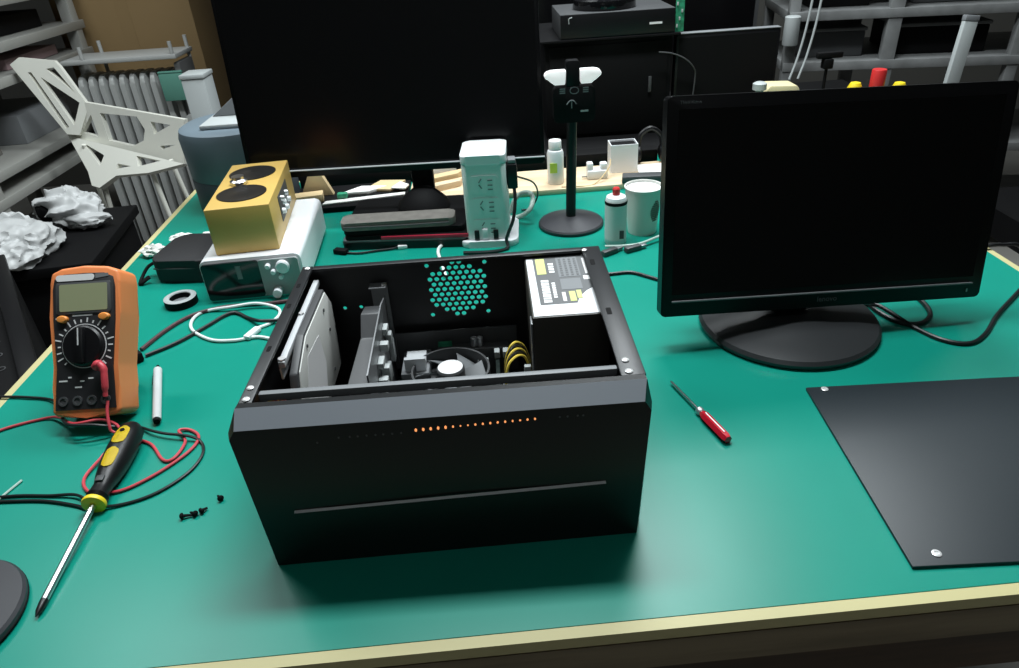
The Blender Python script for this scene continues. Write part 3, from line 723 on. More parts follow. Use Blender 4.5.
b = MB(); b.tube([(-.006, -.0126, .238), (-.002, -.0126, .243), (.003, -.0126, .245), (.008, -.0126, .243), (.011, -.0126, .238)], .0011, 6); b.tube([(.003, -.0126, .245), (.003, -.0126, .231)], .0011, 6, smooth=0); b.build('arrow_icon', 'grey_mid', t)
b = MB(); b.box((.019, -.0130, .2235), (.033, -.0123, .2265), 0); b.build('dash_icon', 'grey_light', t)

# ------------------------------------------------------------------ spray can, cup, usb connectors
t = thing('spray_can', 'silver spray can with a red nozzle beside the paper cup', 'spray can', (.466, .702, 0))
b = MB(); b.lathe([(.0190, 0), (.0200, .002), (.0200, .082), (.0190, .085)], None, 36); b.build('body', 'can', t)
b = MB(); b.lathe([(.0202, .010), (.0202, .076)], None, 36, cap=False); b.build('label', 'can_label', t)
b = MB(); b.lathe([(.0203, .0770), (.0207, .0785), (.0207, .0815), (.0203, .083)], None, 36, cap=False); b.build('black_band', 'matte_black', t)
b = MB(); b.lathe([(.0190, .0852), (.0175, .090), (.0120, .093), (0, .0935)], None, 36); b.build('shoulder', 'white', t)
b = MB(); b.lathe([(.0068, .0933), (.0068, .104), (.0050, .1065), (0, .107)], None, 20); b.build('nozzle', 'red_cap', t)
b = MB(); b.box((.004, -.0204, .014), (.012, -.0196, .030)); b.build('label_patch', 'grey_dark', t)
t = thing('paper_cup', 'white paper cup with a dark printed emblem, behind the monitor edge', 'cup', (.525, .745, 0))
b = MB(); b.lathe([(.0270, .0), (.0275, .003), (.0345, .088), (.0360, .0885), (.0360, .0905), (.0335, .0905), (.0265, .008), (0, .008)], None, 40, cap=False); b.lathe([(.0270, 0.0002), (0, .0003)], None, 40, cap=False); b.build('cup_wall', 'cup', t)
b = MB(); b.lathe([(.0329, .086), (0, .0862)], None, 40, cap=False); b.build('lid', 'hubw', t)
b = MB()
for i in range(10):
    z = .030 + i * .0042; wd = (.16, .24, .30, .34, .36, .36, .32, .26, .18, .10)[i]; r0 = .0275 + (.0345 - .0275) * (z / .088) + .0004
    a0 = -.95
    b.tube([(r0 * math.cos(a0 + u * wd), r0 * math.sin(a0 + u * wd), z) for u in (-1, -.5, 0, .5, 1)], .0014, 5, smooth=0)
b.build('printed_emblem', 'cup_print', t)
t = thing('usb_cable', 'pale green cable with two metal plugs beside the spray can', 'cable')
b = MB(); b.tube([(.442, .672, .006), (.470, .664, .008), (.505, .668, .008), (.545, .690, .010), (.585, .706, .014), (.610, .720, .004)], .0026, 8); b.build('wire', 'cable_pale', t)
for x, y, a in ((.448, .650, .55), (.492, .657, .40)):
    b = MB(); b.box((-.018, -.006, .0005), (.014, .006, .0105), .002, M=T(x, y, 0) @ R(a, 'Z')); b.build('plug', 'grey_dark', t)
    b = MB(); b.box((.0142, -.0045, .003), (.026, .0045, .008), .0005, M=T(x, y, 0) @ R(a, 'Z')); b.build('plug_tip', 'zinc', t)

# ------------------------------------------------------------------ cables on the mat
def cable(name, pts, r, m, lab, cat='cable'):
    b = MB(); b.tube(pts, r, 8); o = b.build(name, m); return tag(o, lab, cat)
c = cable('usb_cable', [(-.086, .412, .003), (-.134, .437, .003), (-.170, .432, .003), (-.206, .437, .003), (-.240, .462, .003), (-.258, .487, .003), (-.262, .516, .003), (-.249, .536, .003), (-.205, .536, .0075), (-.165, .540, .0085), (-.130, .530, .003), (-.119, .505, .003), (-.128, .478, .003), (-.145, .465, .003)], .0026, 'cable_white', 'white cable looped on the mat in front of the white device')
b = MB(); b.box((-.016, -.006, .0005), (.016, .006, .0085), .0025, M=T(-.1475, .4475, 0) @ R(1.2, 'Z')); b.build('plug', 'white', c)
cable('power_cable', [(-.312, .424, .003), (-.295, .480, .003), (-.270, .522, .003), (-.232, .543, .003), (-.190, .5485, .003), (-.140, .5480, .003), (-.09, .560, .003), (-.04, .60, .003)], .0034, 'cable_red_black', 'dark reddish cable running from the multimeter to the white device')
c = cable('power_cable', [(-.298, .405, .003), (-.262, .438, .003), (-.232, .482, .0030), (-.212, .515, .0030), (-.195, .522, .0030), (-.168, .500, .0030), (-.140, .478, .0085), (-.105, .490, .003), (-.070, .520, .003), (-.030, .56, .003)], .0030, 'cable_black', 'black cable with a plug on the mat right of the multimeter')
b = MB(); b.box((-.012, -.010, .0005), (.020, .010, .016), .003, M=T(-.316, .388, 0) @ R(.75, 'Z')); b.build('plug', 'matte_black', c)
c = cable('usb_cable', [(-.048, .735, .003), (-.020, .728, .003), (.010, .733, .003), (.040, .737, .003), (.052, .739, .0045)], .0020, 'cable_black', 'short black cable with white tip in front of the laptop pile')
b = MB(); b.box((-.014, -.007, .0005), (.014, .007, .010), .002, M=T(-.056, .738, 0) @ R(-.4, 'Z')); b.build('plug', 'matte_black', c)
b = MB(); b.box((-.0102, -.0045, .0005), (.008, .0045, .008), .0015, M=T(.063, .741, 0) @ R(.15, 'Z')); b.build('tip', 'hubw', c)
cable('power_cable', [(.392, .566, .003), (.437, .565, .003), (.470, .565, .003), (.500, .540, .003), (.540, .505, .003), (.600, .500, .003), (.660, .54, .003)], .0030, 'cable_black', 'black cable between the computer case and the right monitor')
cable('power_cable', [(.700, .46, .003), (.752, .440, .003), (.790, .410, .003), (.806, .385, .0095), (.830, .330, .003), (.850, .292, .003), (.880, .279, .003), (.915, .300, .003), (.960, .345, .003), (1.015, .392, .003), (1.060, .43, .003)], .0032, 'cable_black', 'thick black cable curving from the right monitor to the table edge')
cable('power_cable', [(.800, .480, .004), (.800, .425, .003), (.803, .380, .003), (.818, .345, .003), (.845, .338, .003), (.872, .362, .003), (.880, .405, .003), (.868, .45, .003), (.86, .50, .003)], .0036, 'cable_black', 'black cable coil lying close behind the right monitor base')

# ------------------------------------------------------------------ plywood board at the back of the table and what lies on it
b = MB(); b.prism([(.055, .968), (1.04, .990), (1.035, 1.13), (.055, 1.110)], .0003, .012, bev=.001)
o = b.build('plywood_board', 'ply'); tag(o, 'light plywood board along the far edge of the mat', 'board')
BZ = .0122
def lay(name, poly, z0, z1, m, lab, cat, group=None, bev=.001):
    b = MB(); b.prism(poly, z0, z1, bev=bev); o = b.build(name, m); return tag(o, lab, cat, group)
lay('wood_scrap', [(-.205, .985), (-.135, 1.000), (-.140, 1.03), (-.200, 1.02)], BZ, .030, 'cardboard_lt', 'thick light wood offcut beside the golden speaker', 'wood scrap')
b = MB(); b.prism([(-.195, 0), (-.120, 0), (-.145, .060), (-.165, .060)], -.008, .008, T(0, 1.05, BZ) @ XZ, bev=.001); o = b.build('wood_wedge', 'cardboard_lt'); tag(o, 'tan wedge standing upright right of the golden speaker', 'wood scrap')
lay('paper_strip', [(-.135, .975), (-.070, .985), (.045, 1.005), (.045, 1.020), (-.060, 1.005), (-.130, .995)], BZ, .016, 'paper', 'long white paper strip below the big monitor, nearest the pile', 'paper')
lay('paper_strip', [(-.10, 1.03), (-.04, 1.03), (.0, 1.06), (-.06, 1.07)], BZ, .020, 'paper', 'folded white paper beside the green bit under the big monitor', 'paper')
lay('cardboard_scrap', [(-.050, 1.050), (.010, 1.035), (.040, 1.095), (-.020, 1.105)], .0123, .019, 'cardboard_lt', 'tan cardboard scrap behind the paper strips under the big monitor', 'cardboard')
lay('paper_strip', [(.012, 1.035), (.045, 1.025), (.052, 1.05), (.030, 1.075)], .0192, .023, 'paper', 'small white paper piece left of the big monitor foot', 'paper')
b = MB(); b.box((-.105, 1.000, .0162), (-.082, 1.015, .028), .003); o = b.build('clip', 'pcb_green'); tag(o, 'small green plastic clip on the white paper strip', 'clip')
lay('wood_strip', [(.090, 1.00), (.170, 1.04), (.175, 1.065), (.085, 1.025)], BZ, .026, 'ply', 'pale wood strip right of the big monitor foot, front one', 'wood scrap')
lay('wood_strip', [(.080, 1.035), (.165, 1.075), (.180, 1.11), (.070, 1.06)], BZ, .032, 'cardboard_lt', 'tan wood strip right of the big monitor foot, middle one', 'wood scrap')
lay('paper_roll', [(.065, 1.075), (.160, 1.115), (.158, 1.13), (.060, 1.09)], BZ, .040, 'paper', 'white rolled paper at the back right of the monitor foot', 'paper')
t = thing('bottle', 'white plastic bottle with a yellow-green label behind the power tower', 'bottle', (.386, 1.02, BZ))
b = MB(); b.lathe([(.0175, 0), (.0185, .002), (.0185, .068), (.0165, .074), (.0120, .077), (.0120, .079)], None, 32); b.build('body', 'white', t)
b = MB(); b.lathe([(.0140, .0775), (.0142, .079), (.0142, .094), (.0130, .096), (0, .096)], None, 28); b.build('cap', 'hubw', t)
b = MB(); b.prism([(-.014, .028), (.002, .028), (.002, .050), (-.014, .050)], .0165, .0190, XZ); b.build('label', 'lime', t)
t = thing('carton', 'small white carton with an open dark top on the plywood board', 'box', (.516, 1.055, BZ))
b = MB(); b.plate([(0, 0), (.062, 0), (.062, .045), (0, .045)], [[(.002, .002), (.060, .002), (.060, .043), (.002, .043)]], 0.001, .064); b.box((0, 0, 0), (.062, .045, .0009)); b.build('carton_walls', 'white', t)
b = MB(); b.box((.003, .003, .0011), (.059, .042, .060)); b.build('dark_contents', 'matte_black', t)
t = thing('adapter', 'white plastic adapter left of the white carton', 'adapter', (.458, 1.02, BZ))
b = MB(); b.box((0, 0, 0), (.046, .03, .020), .003); b.box((0, 0.005, .018), (.014, .025, .036), .003); b.box((.030, .005, .018), (.046, .025, .034), .003); b.build('body', 'white', t)
b = MB(); b.box((-.012, .008, .004), (-.0002, .012, .006)); b.build('prong', 'zinc', t)
lay('phone', [(.528, .978), (.650, .968), (.655, .995), (.535, 1.01)], BZ, .028, 'grey_dark', 'dark grey flat box behind the paper cup', 'box', bev=.003)
b = MB(); b.prism([(-.215, .960), (.050, .966), (.050, 1.112), (-.215, 1.105)], .0003, .0121, bev=.002); o = b.build('flat_case', 'matte_black'); tag(o, 'thin black flat case lying under the paper scraps below the big monitor', 'case')
b = MB(); b.prism([(-.215, 1.125), (.645, 1.140), (.640, 1.185), (-.215, 1.17)], .0003, .035, bev=.004); o = b.build('cable_duct', 'matte_black'); tag(o, 'long black duct along the far edge of the bench behind the plywood', 'duct')
lay('paper_stack', [(.575, 1.02), (.70, 1.02), (.70, 1.08), (.58, 1.08)], BZ, .020, 'paper', 'white papers right of the white carton', 'paper')
lay('cardboard_scrap', [(.655, 1.14), (.76, 1.14), (.74, 1.18), (.66, 1.18)], .0003, .055, 'cardboard_lt', 'tan cardboard block behind the black headset', 'cardboard')
t = thing('headset', 'black headset with a grey end behind the right monitor', 'headset', (.62, 1.12, BZ))
b = MB(); b.tube([(-.030, 0, .03), (-.024, .004, .062), (0, .004, .078), (.024, .004, .062), (.030, 0, .03)], .006, 10); b.build('band', 'plastic_black', t)
for s_ in (-1, 1):
    b = MB(); b.lathe([(.015, 0), (.020, .004), (.020, .012), (.014, .016), (0, .016)], T(s_ * .030 - (.008), 0, .0212) @ R(PI / 2, 'Y'), 24); b.build('ear_cup', 'plastic_black', t)
b = MB(); b.box((.035, -.02, .045), (.075, -.012, .054), .002); b.build('mic_arm', 'grey_light', t)
cable('thin_wire', [(.395, .985, .0135), (.43, .980, .0135), (.47, .99, .0135), (.505, 1.02, .036), (.513, 1.04, .05)], .0014, 'cardboard_lt', 'thin tan wire crossing the plywood board near the carton')

# ------------------------------------------------------------------ rear table and equipment beyond
t = thing('rear_table', 'dark table behind the workbench carrying black equipment', 'table', (0, 0, 0))
b = MB(); b.box((-.20, 1.26, -.030), (1.42, 1.86, .0), .002); b.build('tabletop', 'matte_black', t)
for x in (-.17, 1.34):
    for y in (1.28, 1.79):
        b = MB(); b.box((x, y, FL), (x + .05, y + .05, -.0302)); b.build('leg', 'table_under', t)
t = thing('equipment_cabinet', 'black equipment cabinet carrying the recorder box, behind the pole stand', 'cabinet', (.400, 1.40, .0003))
b = MB(); b.box((0, 0, 0), (.33, .30, .246), .003); b.build('body', 'matte_black', t)
b = MB(); b.box((.012, -.0032, .01), (.318, -.0004, .236), .001); b.build('front_door', 'matte_black', t)
b = MB(); b.box((.27, -.009, .11), (.278, -.0034, .15), .001); b.build('handle', 'grey_dark', t)
b = MB(); b.box((-.012, -.02, .248), (.345, .31, .254), .001); b.build('top_board', 'matte_black', t)
RZ = .2546
t = thing('recorder', 'flat black recorder box with a white mark on its front', 'recorder', (.440, 1.385, RZ))
b = MB(); b.box((0, .004, 0), (.290, .22, .058), .002); b.build('housing', 'grey_dark', t)
b = MB(); b.box((.001, .0, .001), (.289, .0038, .057), .001); b.build('front_plate', 'plastic_black', t)
b = MB(); b.box((.225, -.0006, .023), (.257, -.0001, .028)); b.build('front_mark', 'hubw', t)
b = MB(); b.tube([(.022, -.0008, .036), (.022, -.0008, .048), (.030, -.0008, .051)], .0012, 6); b.build('front_light', 'grey_light', t)
t = thing('lamp_foot', 'black round foot standing on the recorder box', 'base', (.565, 1.48, RZ + .0583))
b = MB(); b.lathe([(.080, 0), (.082, .004), (.080, .022), (.045, .03), (.02, .035), (.02, .14), (0, .14)], None, 40); b.build('foot', 'gloss_black', t)
t = thing('circuit_board', 'green circuit board standing right of the recorder box', 'circuit board', (.732, 1.392, RZ))
b = MB(); b.box((0, 0, 0), (.022, .0016, .12), .0003, M=R(-.05, 'X')); b.build('board', 'pcb_green', t)
b = MB()
for k in range(6): b.box((.002 + (k % 3) * .006, -.003, .010 + k * .017), (.006 + (k % 3) * .006, -.0002, .018 + k * .017), .0004, M=R(-.05, 'X'))
b.build('chips', 'grey_light', t)
t = thing('rear_monitor', 'dark monitor seen behind the top left corner of the right monitor', 'monitor', (.86, 1.40, 0.0003))
b = MB(); b.prism(rrect(-.12, 0.0, .12, .14, .04), 0, .012, bev=.003); b.build('base', 'matte_black', t)
b = MB(); b.box((-.02, .06, .0122), (.02, .08, .15), .003); b.build('neck', 'matte_black', t)
b = MB(); b.prism(rrect(-.118, .03, .150, .245, .006), -.035, -.005, XZ, bev=.002); b.build('housing', 'plastic_black', t)
b = MB(); b.prism(rrect(-.112, .037, .144, .236, .002), -.0049, -.0042, XZ); b.build('screen', 'matte_black', t)
b = MB(); b.box((-.118, .003, .2455), (.150, .03, .2475), .0005); b.build('top_edge', 'grey_mid', t)
cable('thin_cable', [(.690, 1.375, .212), (.725, 1.375, .206), (.760, 1.378, .190), (.785, 1.385, .166), (.792, 1.39, .14), (.785, 1.385, .05), (.775, 1.37, .006)], .0020, 'grey_dark', 'grey cable arching in front of the dark rear monitor')
# tall black screen behind, and a black wardrobe on the left
t = thing('wall_screen', 'large dark display behind the recorder box and rear monitor', 'monitor', (.60, 2.1, FL))
b = MB(); b.box((-.36, 0, .55), (.60, .05, 1.55), .004); b.build('panel', 'grey_dark', t)
b = MB(); b.box((-.345, -.003, .57), (.585, -.0004, 1.53), .001); b.build('screen', 'screen', t)
b = MB(); b.box((.06, .015, .02), (.18, .045, .549), .002); b.box((-.15, -.1, 0), (.4, .16, .0198), .002); b.build('floor_stand', 'matte_black', t)
t = thing('black_cabinet', 'tall black cabinet behind the big monitor at left', 'cabinet', (-.610, 2.06, FL))
b = MB(); b.box((0.04, 0, 0), (.75, .4, 1.75), .006); b.build('body', 'matte_black', t)
for x in (.05, .40):
    b = MB(); b.box((x, -.016, .03), (x + .34, -.0005, 1.73), .003); d_ = b.build('door', 'matte_black', t)
    b = MB(); b.box((x + (.30 if x < .2 else .03), -.03, .8), (x + (.31 if x < .2 else .04), -.0165, .95), .002); b.build('handle', 'grey_dark', d_)

# bottles and bits showing above the right monitor
def bottle(x, y, r, h, cap, capm, lab, body='grey_light', grp=None, name='bottle'):
    t = thing(name, lab, 'bottle', (x, y, .0003), 0, grp)
    b = MB(); b.lathe([(r * .95, 0), (r, .003), (r, h - cap - .006), (r * .7, h - cap)], None, 24); b.build('body', body, t)
    if name == 'bottle':
        b = MB(); b.lathe([(r * .72, h - cap), (r * .95, h - cap + .004), (r * .95, h - cap * .5), (r * .6, h - .003), (0, h)], None, 24)
    else:
        b = MB(); b.lathe([(r * .9, h - cap), (r * .92, h - cap + .002), (r * .92, h - .002), (r * .86, h), (0, h)], None, 24)
    b.build('cap', capm, t)
bottle(1.228, 1.29, .019, .150, .055, 'red_cap', 'red-capped spray can between two yellow-capped bottles', 'can', None, 'spray_can')
bottle(1.178, 1.30, .020, .122, .035, 'yellow', 'yellow-capped bottle left of the red-capped can', 'grey_light', 'yellow-capped bottles')
bottle(1.287, 1.29, .020, .117, .035, 'yellow', 'yellow-capped bottle right of the red-capped can', 'grey_light', 'yellow-capped bottles')
b = MB(); b.prism([(0, 0), (.092, 0), (.090, .112), (.080, .125), (.012, .128), (.002, .115)], -.06, 0, T(.945, 1.29, .0003) @ XZ, bev=.005); o = b.build('plastic_box', 'ivory'); tag(o, 'cream plastic box peeking over the right monitor at left', 'box')
t = thing('faucet_knob', 'grey knobbed jar left of the cream box', 'jar', (.925, 1.28, .0003))
b = MB(); b.lathe([(.014, 0), (.015, .1), (.010, .115), (.010, .120)], None, 20); b.build('body', 'grey_mid', t)
b = MB(); b.lathe([(.010, .1202), (.017, .124), (.017, .138), (.010, .142), (0, .142)], None, 20); b.build('knob', 'grey_light', t)
t = thing('clamp_stand', 'thin black clamp stand rising above the right monitor', 'stand', (1.115, 1.34, .0003))
b = MB(); b.lathe([(.035, 0), (.035, .006), (0, .008)], None, 24); b.build('foot', 'matte_black', t)
b = MB(); b.cyl((0, 0, .0075), (0, 0, .185), .004, .004, 10); b.build('pole', 'matte_black', t)
b = MB(); b.box((-.03, -.008, .175), (.035, .008, .190), .003); b.box((-.012, -.012, .150), (.012, .012, .174), .003); b.build('clamp', 'matte_black', t)

# ------------------------------------------------------------------ grey rack at right rear
t = thing('metal_rack', 'grey metal storage rack at the right rear', 'shelf', (1.32, 2.07, FL), -.17)
for x in (-.02, .305, .72, 1.15):
    for y in (0, .42):
        b = MB(); b.box((x, y, 0), (x + (.045 if x == .305 else .035), y + .035, 1.35), .002); b.build('post', 'shelf_dark', t)
for z in (.14, .42, .720, .885, 1.08):
    b = MB(); b.box((-.02, -.004, z - .030), (1.19, .46, z), .002); b.build('shelf_board', 'shelf_dark', t)
def rackbox(x, y, z, w, d, h, m, lab, name='storage_box'):
    ca, sa = math.cos(-.17), math.sin(-.17)
    t2 = thing(name, lab, 'box', (1.32 + x * ca - y * sa, 2.07 + x * sa + y * ca, FL + z + .0005), -.17)
    b = MB(); b.box((0, 0, 0), (w, d, h), .006); b.build('body', m, t2)
    b = MB(); b.box((-.004, -.004, h + .0003), (w + .004, d + .004, h + .012), .003); b.build('lid', 'shelf_dark', t2)
rackbox(.045, .08, .720, .22, .28, .085, 'grey_dark', 'dark grey box on the rack shelf left of the post')
rackbox(.37, .08, .720, .30, .28, .09, 'matte_black', 'long black box on the rack shelf right of the post')
rackbox(.06, .08, .885, .20, .28, .12, 'matte_black', 'black box on the upper rack shelf, left bay')
rackbox(.40, .08, .885, .28, .28, .14, 'grey_dark', 'dark grey box on the upper rack shelf, right bay')
t = thing('grey_canister', 'pale grey tube hanging at the left post of the rack', 'tube', (1.302, 2.0445, .085))
b = MB(); b.lathe([(.024, 0), (.026, .003), (.026, .09), (.022, .093), (0, .093)], None, 24); b.build('tube', 'grey_light', t)
b = MB(); b.box((-.005, .0245, .06), (.005, .0300, .07), .001); b.build('hook', 'zinc', t)
for i, dx in enumerate((0, .03)):
    cable('hanging_wire', [(1.36 + dx, 2.02, .5), (1.345 + dx, 2.015, .2), (1.325 + dx, 2.01, .06), (1.30 + dx, 2.0, -.02)], .004, 'grey_light', ('grey wire hanging down the rack, left of two', 'grey wire hanging down the rack, right of two')[i])
t = thing('leaning_bar', 'pale grey metal bar leaning near the right end of the rack', 'bar', (1.50, 1.42, .0))
b = MB(); b.box((-.018, -.008, 0.004), (.018, .008, .225), .002, M=R(.12, 'Y') @ R(-.1, 'X')); b.build('bar', 'grey_light', t)
b = MB(); b.box((-.019, -.009, .2252), (.019, .009, .240), .002, M=R(.12, 'Y') @ R(-.1, 'X')); b.build('end_cap', 'grey_mid', t)
t = thing('office_chair', 'black office chair back beyond the right end of the bench', 'chair', (1.93, 1.12, FL))
b = MB(); b.prism(rrect(-.2, .44, .25, .92, .08), -.04, .02, XZ @ T(0, 0, 0), bev=.02); b.build('backrest', 'matte_black', t)
b = MB(); b.prism(rrect(-.22, -.02, .22, .42, .08), .33, .41, bev=.02); b.build('seat', 'matte_black', t)
b = MB(); b.box((-.02, .03, .34), (.04, .05, .5), .004); b.build('back_support', 'matte_black', t)
b = MB(); b.cyl((0, .2, .06), (0, .2, .33), .025, .025, 16)
for k in range(5): b.box((0, -.02, .04), (.26, .02, .07), .005, M=T(0, .2, 0) @ R(2 * PI * k / 5 + .3, 'Z'))
b.build('pedestal', 'matte_black', t)
b = MB(); b.tube([(-.21, .0, .38), (-.25, .0, .43), (-.27, -.02, .55), (-.24, -.02, .6)], .012, 8); b.build('armrest', 'grey_mid', t)
t = thing('floor_pole', 'thin white pole standing on the floor right of the bench', 'pole', (1.71, .84, FL))
b = MB(); b.cyl((0, 0, .01), (.045, 0, .50), .009, .009, 12); b.build('pole', 'white', t)
b = MB(); b.lathe([(.05, 0), (.05, .008), (.012, .014), (0, .014)], None, 24); b.build('foot', 'grey_mid', t)
cable('power_cable', [(1.02, .555, .003), (1.06, .560, .004), (1.11, .565, .005), (1.16, .570, -.02), (1.25, .6, -.2), (1.30, .65, -.55), (1.4, .75, -.695)], .0035, 'cable_black', 'black cable leaving the bench over its right edge')

# ------------------------------------------------------------------ left background
CA = [[(-1.327, 2.02, 0.2), (-1.291, 2.023, 0.22), (-1.18, 2.02, 0.203), (-1.168, 2.017, 0.186), (-1.117, 2.0, 0.072), (-1.108, 1.998, 0.057), (-1.167, 1.984, -0.035), (-1.208, 1.985, -0.029)], [(-1.277, 2.016, 0.173), (-1.265, 2.015, 0.173), (-1.194, 1.989, -0.006), (-1.208, 1.988, -0.01)], [(-1.24, 2.013, 0.157), (-1.136, 2.0, 0.069), (-1.176, 1.989, -0.003)], [(-1.214, 2.017, 0.18), (-1.187, 2.017, 0.183), (-1.14, 2.004, 0.099)]]
CB = [[(-1.115, 1.999, 0.069), (-0.744, 1.862, 0.02), (-0.785, 1.855, -0.124), (-1.231, 2.023, -0.041), (-1.17, 2.005, -0.021)], [(-1.105, 1.989, 0.029), (-1.162, 2.001, -0.03), (-1.097, 1.976, -0.043)], [(-1.066, 1.977, 0.035), (-0.923, 1.925, 0.026), (-0.904, 1.913, -0.015), (-0.92, 1.913, -0.051), (-0.969, 1.927, -0.07), (-1.06, 1.961, -0.054)], [(-0.875, 1.906, 0.011), (-0.8, 1.879, 0.002), (-0.874, 1.9, -0.03)], [(-0.862, 1.89, -0.067), (-0.798, 1.869, -0.061), (-0.855, 1.886, -0.077)]]
CC = [[(-1.222, 2.014, -0.046), (-0.738, 1.745, -0.096), (-0.875, 1.782, -0.128), (-1.008, 1.83, -0.144), (-1.077, 1.83, -0.181), (-1.11, 1.848, -0.177), (-1.129, 1.889, -0.14)], [(-1.151, 1.966, -0.063), (-1.061, 1.9, -0.092), (-1.078, 1.881, -0.122)], [(-1.003, 1.856, -0.111), (-0.947, 1.827, -0.115), (-1.009, 1.846, -0.126)], [(-0.926, 1.842, -0.086), (-0.828, 1.789, -0.093), (-0.92, 1.814, -0.114)]]
def plate3(b, polys, n, th):
    n = Vector(n).normalized(); o = Vector(polys[0][0]); ux = Vector((1, 0, 0)); ux = (ux - n * ux.dot(n)).normalized(); uy = n.cross(ux)
    M = Matrix(((ux.x, uy.x, n.x, o.x), (ux.y, uy.y, n.y, o.y), (ux.z, uy.z, n.z, o.z), (0, 0, 0, 1)))
    P = [[((Vector(p) - o).dot(ux), (Vector(p) - o).dot(uy)) for p in poly] for poly in polys]
    b.plate(P[0], P[1:], -th / 2, th / 2, M)
t = thing('designer_chair', 'white faceted openwork chair in front of the radiator', 'chair', (0, 0, 0))
b = MB(); plate3(b, CA, (0, 1, -.15), .018); b.build('backrest', 'chair', t)
b = MB(); plate3(b, CB, (.35, 1, -.15), .018); b.build('side_frame', 'chair', t)
b = MB(); plate3(b, CC, (.35, .75, -.65), .018); b.build('seat', 'chair', t)
for x, y, z, x2, y2 in ((-1.15, 1.95, -.06, -1.22, 2.04), (-.82, 1.83, -.10, -.77, 1.88), (-1.08, 1.86, -.165, -1.11, 1.83), (-.88, 1.80, -.12, -.82, 1.77)):
    b = MB(); b.cyl((x, y, z), (x2, y2, FL), .008, .007, 12); b.build('leg', 'chair', t)

# oil radiator
t = thing('oil_radiator', 'pale grey finned oil radiator behind the white chair', 'heater', (-1.295, 2.28, FL))
for i in range(10):
    x = .015 + i * .0385
    b = MB(); b.prism(rrect(-.07, .10, .07, .80, .035), -.010, .010, T(x, .09, 0) @ R(PI / 2, 'Z') @ XZ, bev=.006); b.build('fin', 'radiator', t)
b = MB(); b.box((-.02, .0, .845), (.405, .18, .862), .004); b.build('top_tray', 'radiator', t)
for x in (.062, .392):
    for y in (.008, .165):
        b = MB(); b.cyl((x, y, .8623 if y < .1 else .77), (x, y, .905), .007, .007, 12); b.build('rail_post', 'radiator', t)
b = MB(); b.box((.378, .02, .10), (.404, .16, .83), .008); b.build('control_box', 'radiator_dark', t)
b = MB(); b.lathe([(.022, 0), (.020, .015), (0, .016)], T(.391, .02, .62) @ R(PI / 2, 'X'), 24); b.build('thermostat_dial', 'radiator', t)
for x in (.02, .33):
    b = MB(); b.box((x, -.03, .02), (x + .03, .21, .10), .006); b.build('foot', 'radiator_dark', t)
# cloth, carton, cardboard sheet
b = MB(); b.box((-.968, 2.262, .0), (-.878, 2.274, .098), .004); b.box((-.968, 2.262, .0985), (-.878, 2.276, .106), .003)
o = b.build('towel', 'teal'); tag(o, 'teal cloth hanging at the right end of the radiator', 'towel')
t = thing('tall_carton', 'tall off-white carton right of the radiator', 'box', (-.752, 1.925, FL))
b = MB(); b.box((0, 0, 0), (.075, .09, .83), .004); b.build('body', 'grey_light', t)
b = MB(); b.box((-.003, -.003, .8305), (.078, .093, .845), .003); b.build('lid', 'grey_light', t)
t = thing('cardboard_sheet', 'large brown cardboard box standing behind the radiator', 'box', (-1.46, 2.62, FL))
b = MB(); b.box((0, 0, 0), (.545, .30, 1.65), .004); b.build('body', 'cardboard', t)
b = MB(); b.box((.25, -.0012, .02), (.30, -.0002, 1.63)); b.build('packing_tape', 'cardboard', t)

# blue-grey bin on the back corner of the table
t = thing('waste_bin', 'blue-grey rounded bin at the back left corner of the bench', 'bin', (-.318, 1.075, .0003))
b = MB(); b.lathe([(.100, 0), (.108, .004), (.110, .075), (.112, .080), (.116, .165), (.112, .180), (.100, .186), (0, .186)], None, 48); b.build('drum', 'bin', t)
b = MB(); b.lathe([(.1095, .002), (.1115, .006), (.1125, .074), (.1115, .077)], None, 48, cap=False); b.build('lower_band', 'bin_dark', t)
b = MB(); b.box((-.045, -.075, .1865), (.10, .06, .196), .003); b.build('lid_tray', 'grey_light', t)
b = MB(); b.prism([(-.04, .1965), (.09, .1965), (.07, .255), (.055, .262)], -.012, 0, XZ, bev=.002); b.build('raised_flap', 'grey_mid', t)

# left rack with stacked things (runs along the left)
t = thing('storage_shelf', 'pale grey open shelf unit along the left wall', 'shelf', (-1.36, 1.25, FL))
for y in (.44, 1.27):
    for x in (-.42, 0):
        b = MB(); b.box((x - .022, y, 0), (x + .022, y + .045, .85 if y < 1 else 1.09), .002); b.build('post', 'shelf_grey', t)
for z in (.22, .540, .620, .870, .970, 1.10):
    b = MB(); b.box((-.45, .22, z - .030), (.026, 1.34, z), .002); b.build('shelf_board', 'shelf_grey', t)
def stack(y, z, w, d, h, m, lab, name, cat):
    b = MB(); b.box((-1.36 - .40, 1.25 + y, FL + z + .0005), (-1.36 - .035 - w, 1.25 + y + d, FL + z + h), .003); o = b.build(name, m); tag(o, lab, cat)
stack(.85, .870, .0, .34, .035, 'pink', 'pink-edged folders on the left shelf unit', 'folder_stack', 'folders')
stack(.50, .870, .03, .22, .040, 'books_red', 'dark red binder on the left shelf unit', 'binder', 'binder')
stack(.85, .970, .02, .34, .06, 'matte_black', 'black box on the left shelf below the top board', 'storage_box', 'box')
stack(.30, 1.10, .03, .60, .05, 'paper', 'white paper bundle on the top board of the left shelf', 'paper_bundle', 'paper')
stack(.84, .620, .03, .34, .10, 'grey_mid', 'grey bag on the left shelf behind the chair', 'storage_bag', 'bag')
stack(.50, .620, .05, .22, .06, 'felt', 'brown cloth bundle on the left shelf unit', 'cloth_bundle', 'cloth')

